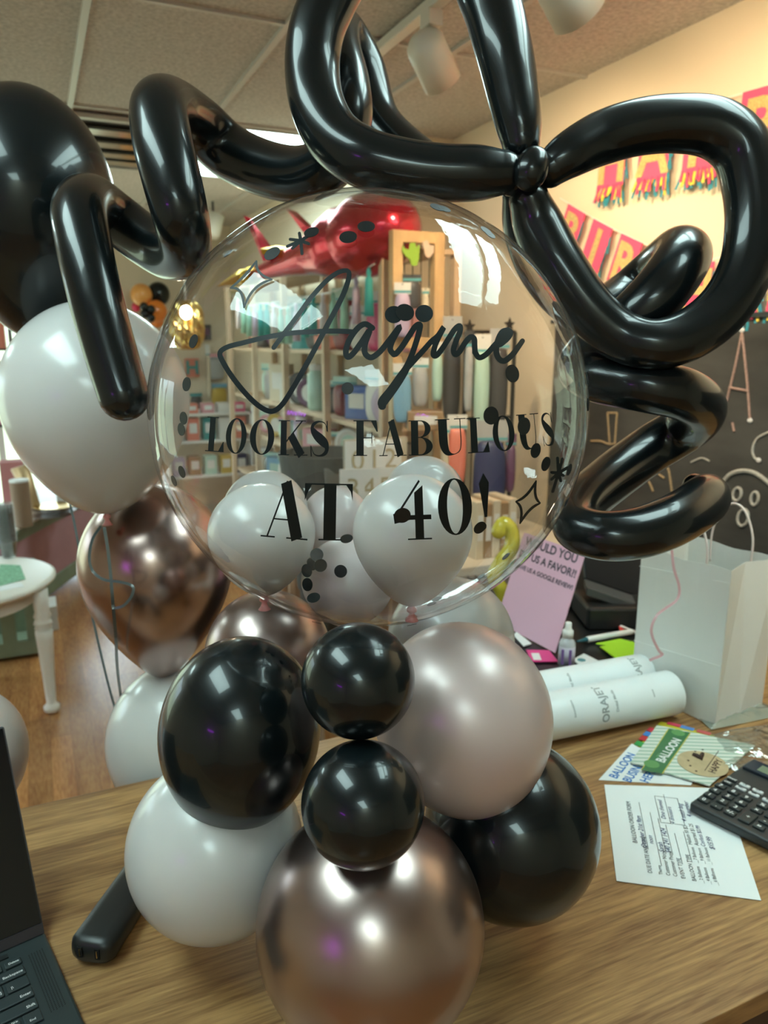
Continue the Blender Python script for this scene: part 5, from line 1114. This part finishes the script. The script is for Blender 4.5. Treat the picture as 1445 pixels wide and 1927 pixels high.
c = ctop(72, 968); MB().lathe(c, [(0, .012), (.02, .03), (.32, .055)], (-.25, .1, 1), 20).build('paper_cone', mat('gold_cone', (.50, .34, .18), .4, metal=.4, bump=.4, bscale=80), label='gold glittery paper cone leaning behind the brown canister', cat='cone', smooth=True)
c = ctop(30, 950); MB().obox(c+Vector((0, 0, .15)), (.07, 0, 0), (0, .07, 0), (0, 0, .15)).build('crown_box', mat('dusty_rose_box', (.42, .16, .16), .6), label='dusty rose box with scalloped rim at the back of the cabinet', cat='box')
for i in range(4):
    c = ctop(96, 972)+Vector((.03*(i % 2), .01*i, .0)); MB().lathe(c+Vector((0, 0, .002+.016*i)), [(0, .07), (.004, .10), (.012, .125), (.014, .125), (.007, .09), (.005, .07)], seg=40).build('plate', GOLD if i == 3 else mat('plate_brown', (.25, .17, .13), .4), label='%s plate in the stack on the cabinet, %s from the bottom' % ('gold' if i == 3 else 'brown', OR[i]), cat='plate', group='plates stacked on the cabinet', smooth=True)
c = ctop(118, 958); MB().obox(c+Vector((0, 0, .05)), (.03, 0, 0), (0, .02, 0), (0, 0, .05)).build('price_card', CARDW, label='little white card behind the gold plate', cat='card')
# sage crate with slats under the table and white drawer box
cr_ = thing('crate', (-.45, 4.35, 0), 'sage green slatted crate on the floor behind the side table', 'crate')
def kbx(x0, x1, z0, z1, name, y0=4.27, y1=4.30): MB().box(x0, x1, y0, y1, z0, z1).build(name, SAGE, cr_, bevel=.002)
kbx(-.95, -.10, .02, .10, 'bottom_rail'); kbx(-.95, -.10, .40, .46, 'top_rail')
for x in (-.93, -.76, -.60, -.44, -.29, -.17): kbx(x, x+.07, .10, .40, 'slat')
MB().box(-.95, -.10, 4.60, 4.63, .02, .46).build('back_board', SAGE, cr_); MB().box(-.95, -.10, 4.30, 4.60, .02, .04).build('bottom_board', SAGE, cr_)
c = OZ(92, 1188, 0); wb = thing('storage_box', c, 'small white storage box with a dark handle on the floor by the cabinet', 'box')
MB().obox(c+Vector((-.02, .1, .075)), (.075, 0, 0), (0, .1, 0), (0, 0, .075)).build('body', WHT, wb, bevel=.004); MB().tube([c+Vector((-.05, -.002, .075)), c+Vector((-.02, -.016, .068)), c+Vector((.01, -.002, .075))], .004, 8).build('handle', BLKPL, wb, smooth=True)
# window display rack at the left edge with stacked orange cups
wr = thing('window_rack', (-.45, 6.6, 0), 'dark tiered display rack in front of the bright shop window', 'rack')
for z in (1.05, 1.33, 1.62): MB().box(-1.0, -.12, 6.45, 6.75, z-.015, z).build('shelf_board', BLKPL, wr)
for x in (-.98, -.15): MB().tube([(x, 6.6, 0), (x, 6.6, 1.95)], .014, 10).build('post', mat('rack_metal', (.25, .28, .32), .3, metal=.7), wr, smooth=True)
k = 0
for z in (1.05, 1.33, 1.62):
    for i in range(5):
        col = ['white', 'cream', 'silver grey', 'navy', 'rose pink', 'pale mint', 'sky blue', 'white', 'cream', 'kraft brown', 'coral', 'white', 'coral', 'coral', 'coral'][k]; k += 1
        goods('box' if z < 1.6 else 'roll', (-.88+.16*i, 6.56, z), (1, 0, 0), (0, -1, 0), .12, .2 if z < 1.6 else .24, .12, col, '%s %s on the %s board of the window rack, %s from left' % (col, 'box' if z < 1.6 else 'cup stack', {1.05: 'lowest', 1.33: 'middle', 1.62: 'top'}[z], OR[i]), 'goods on the window rack')
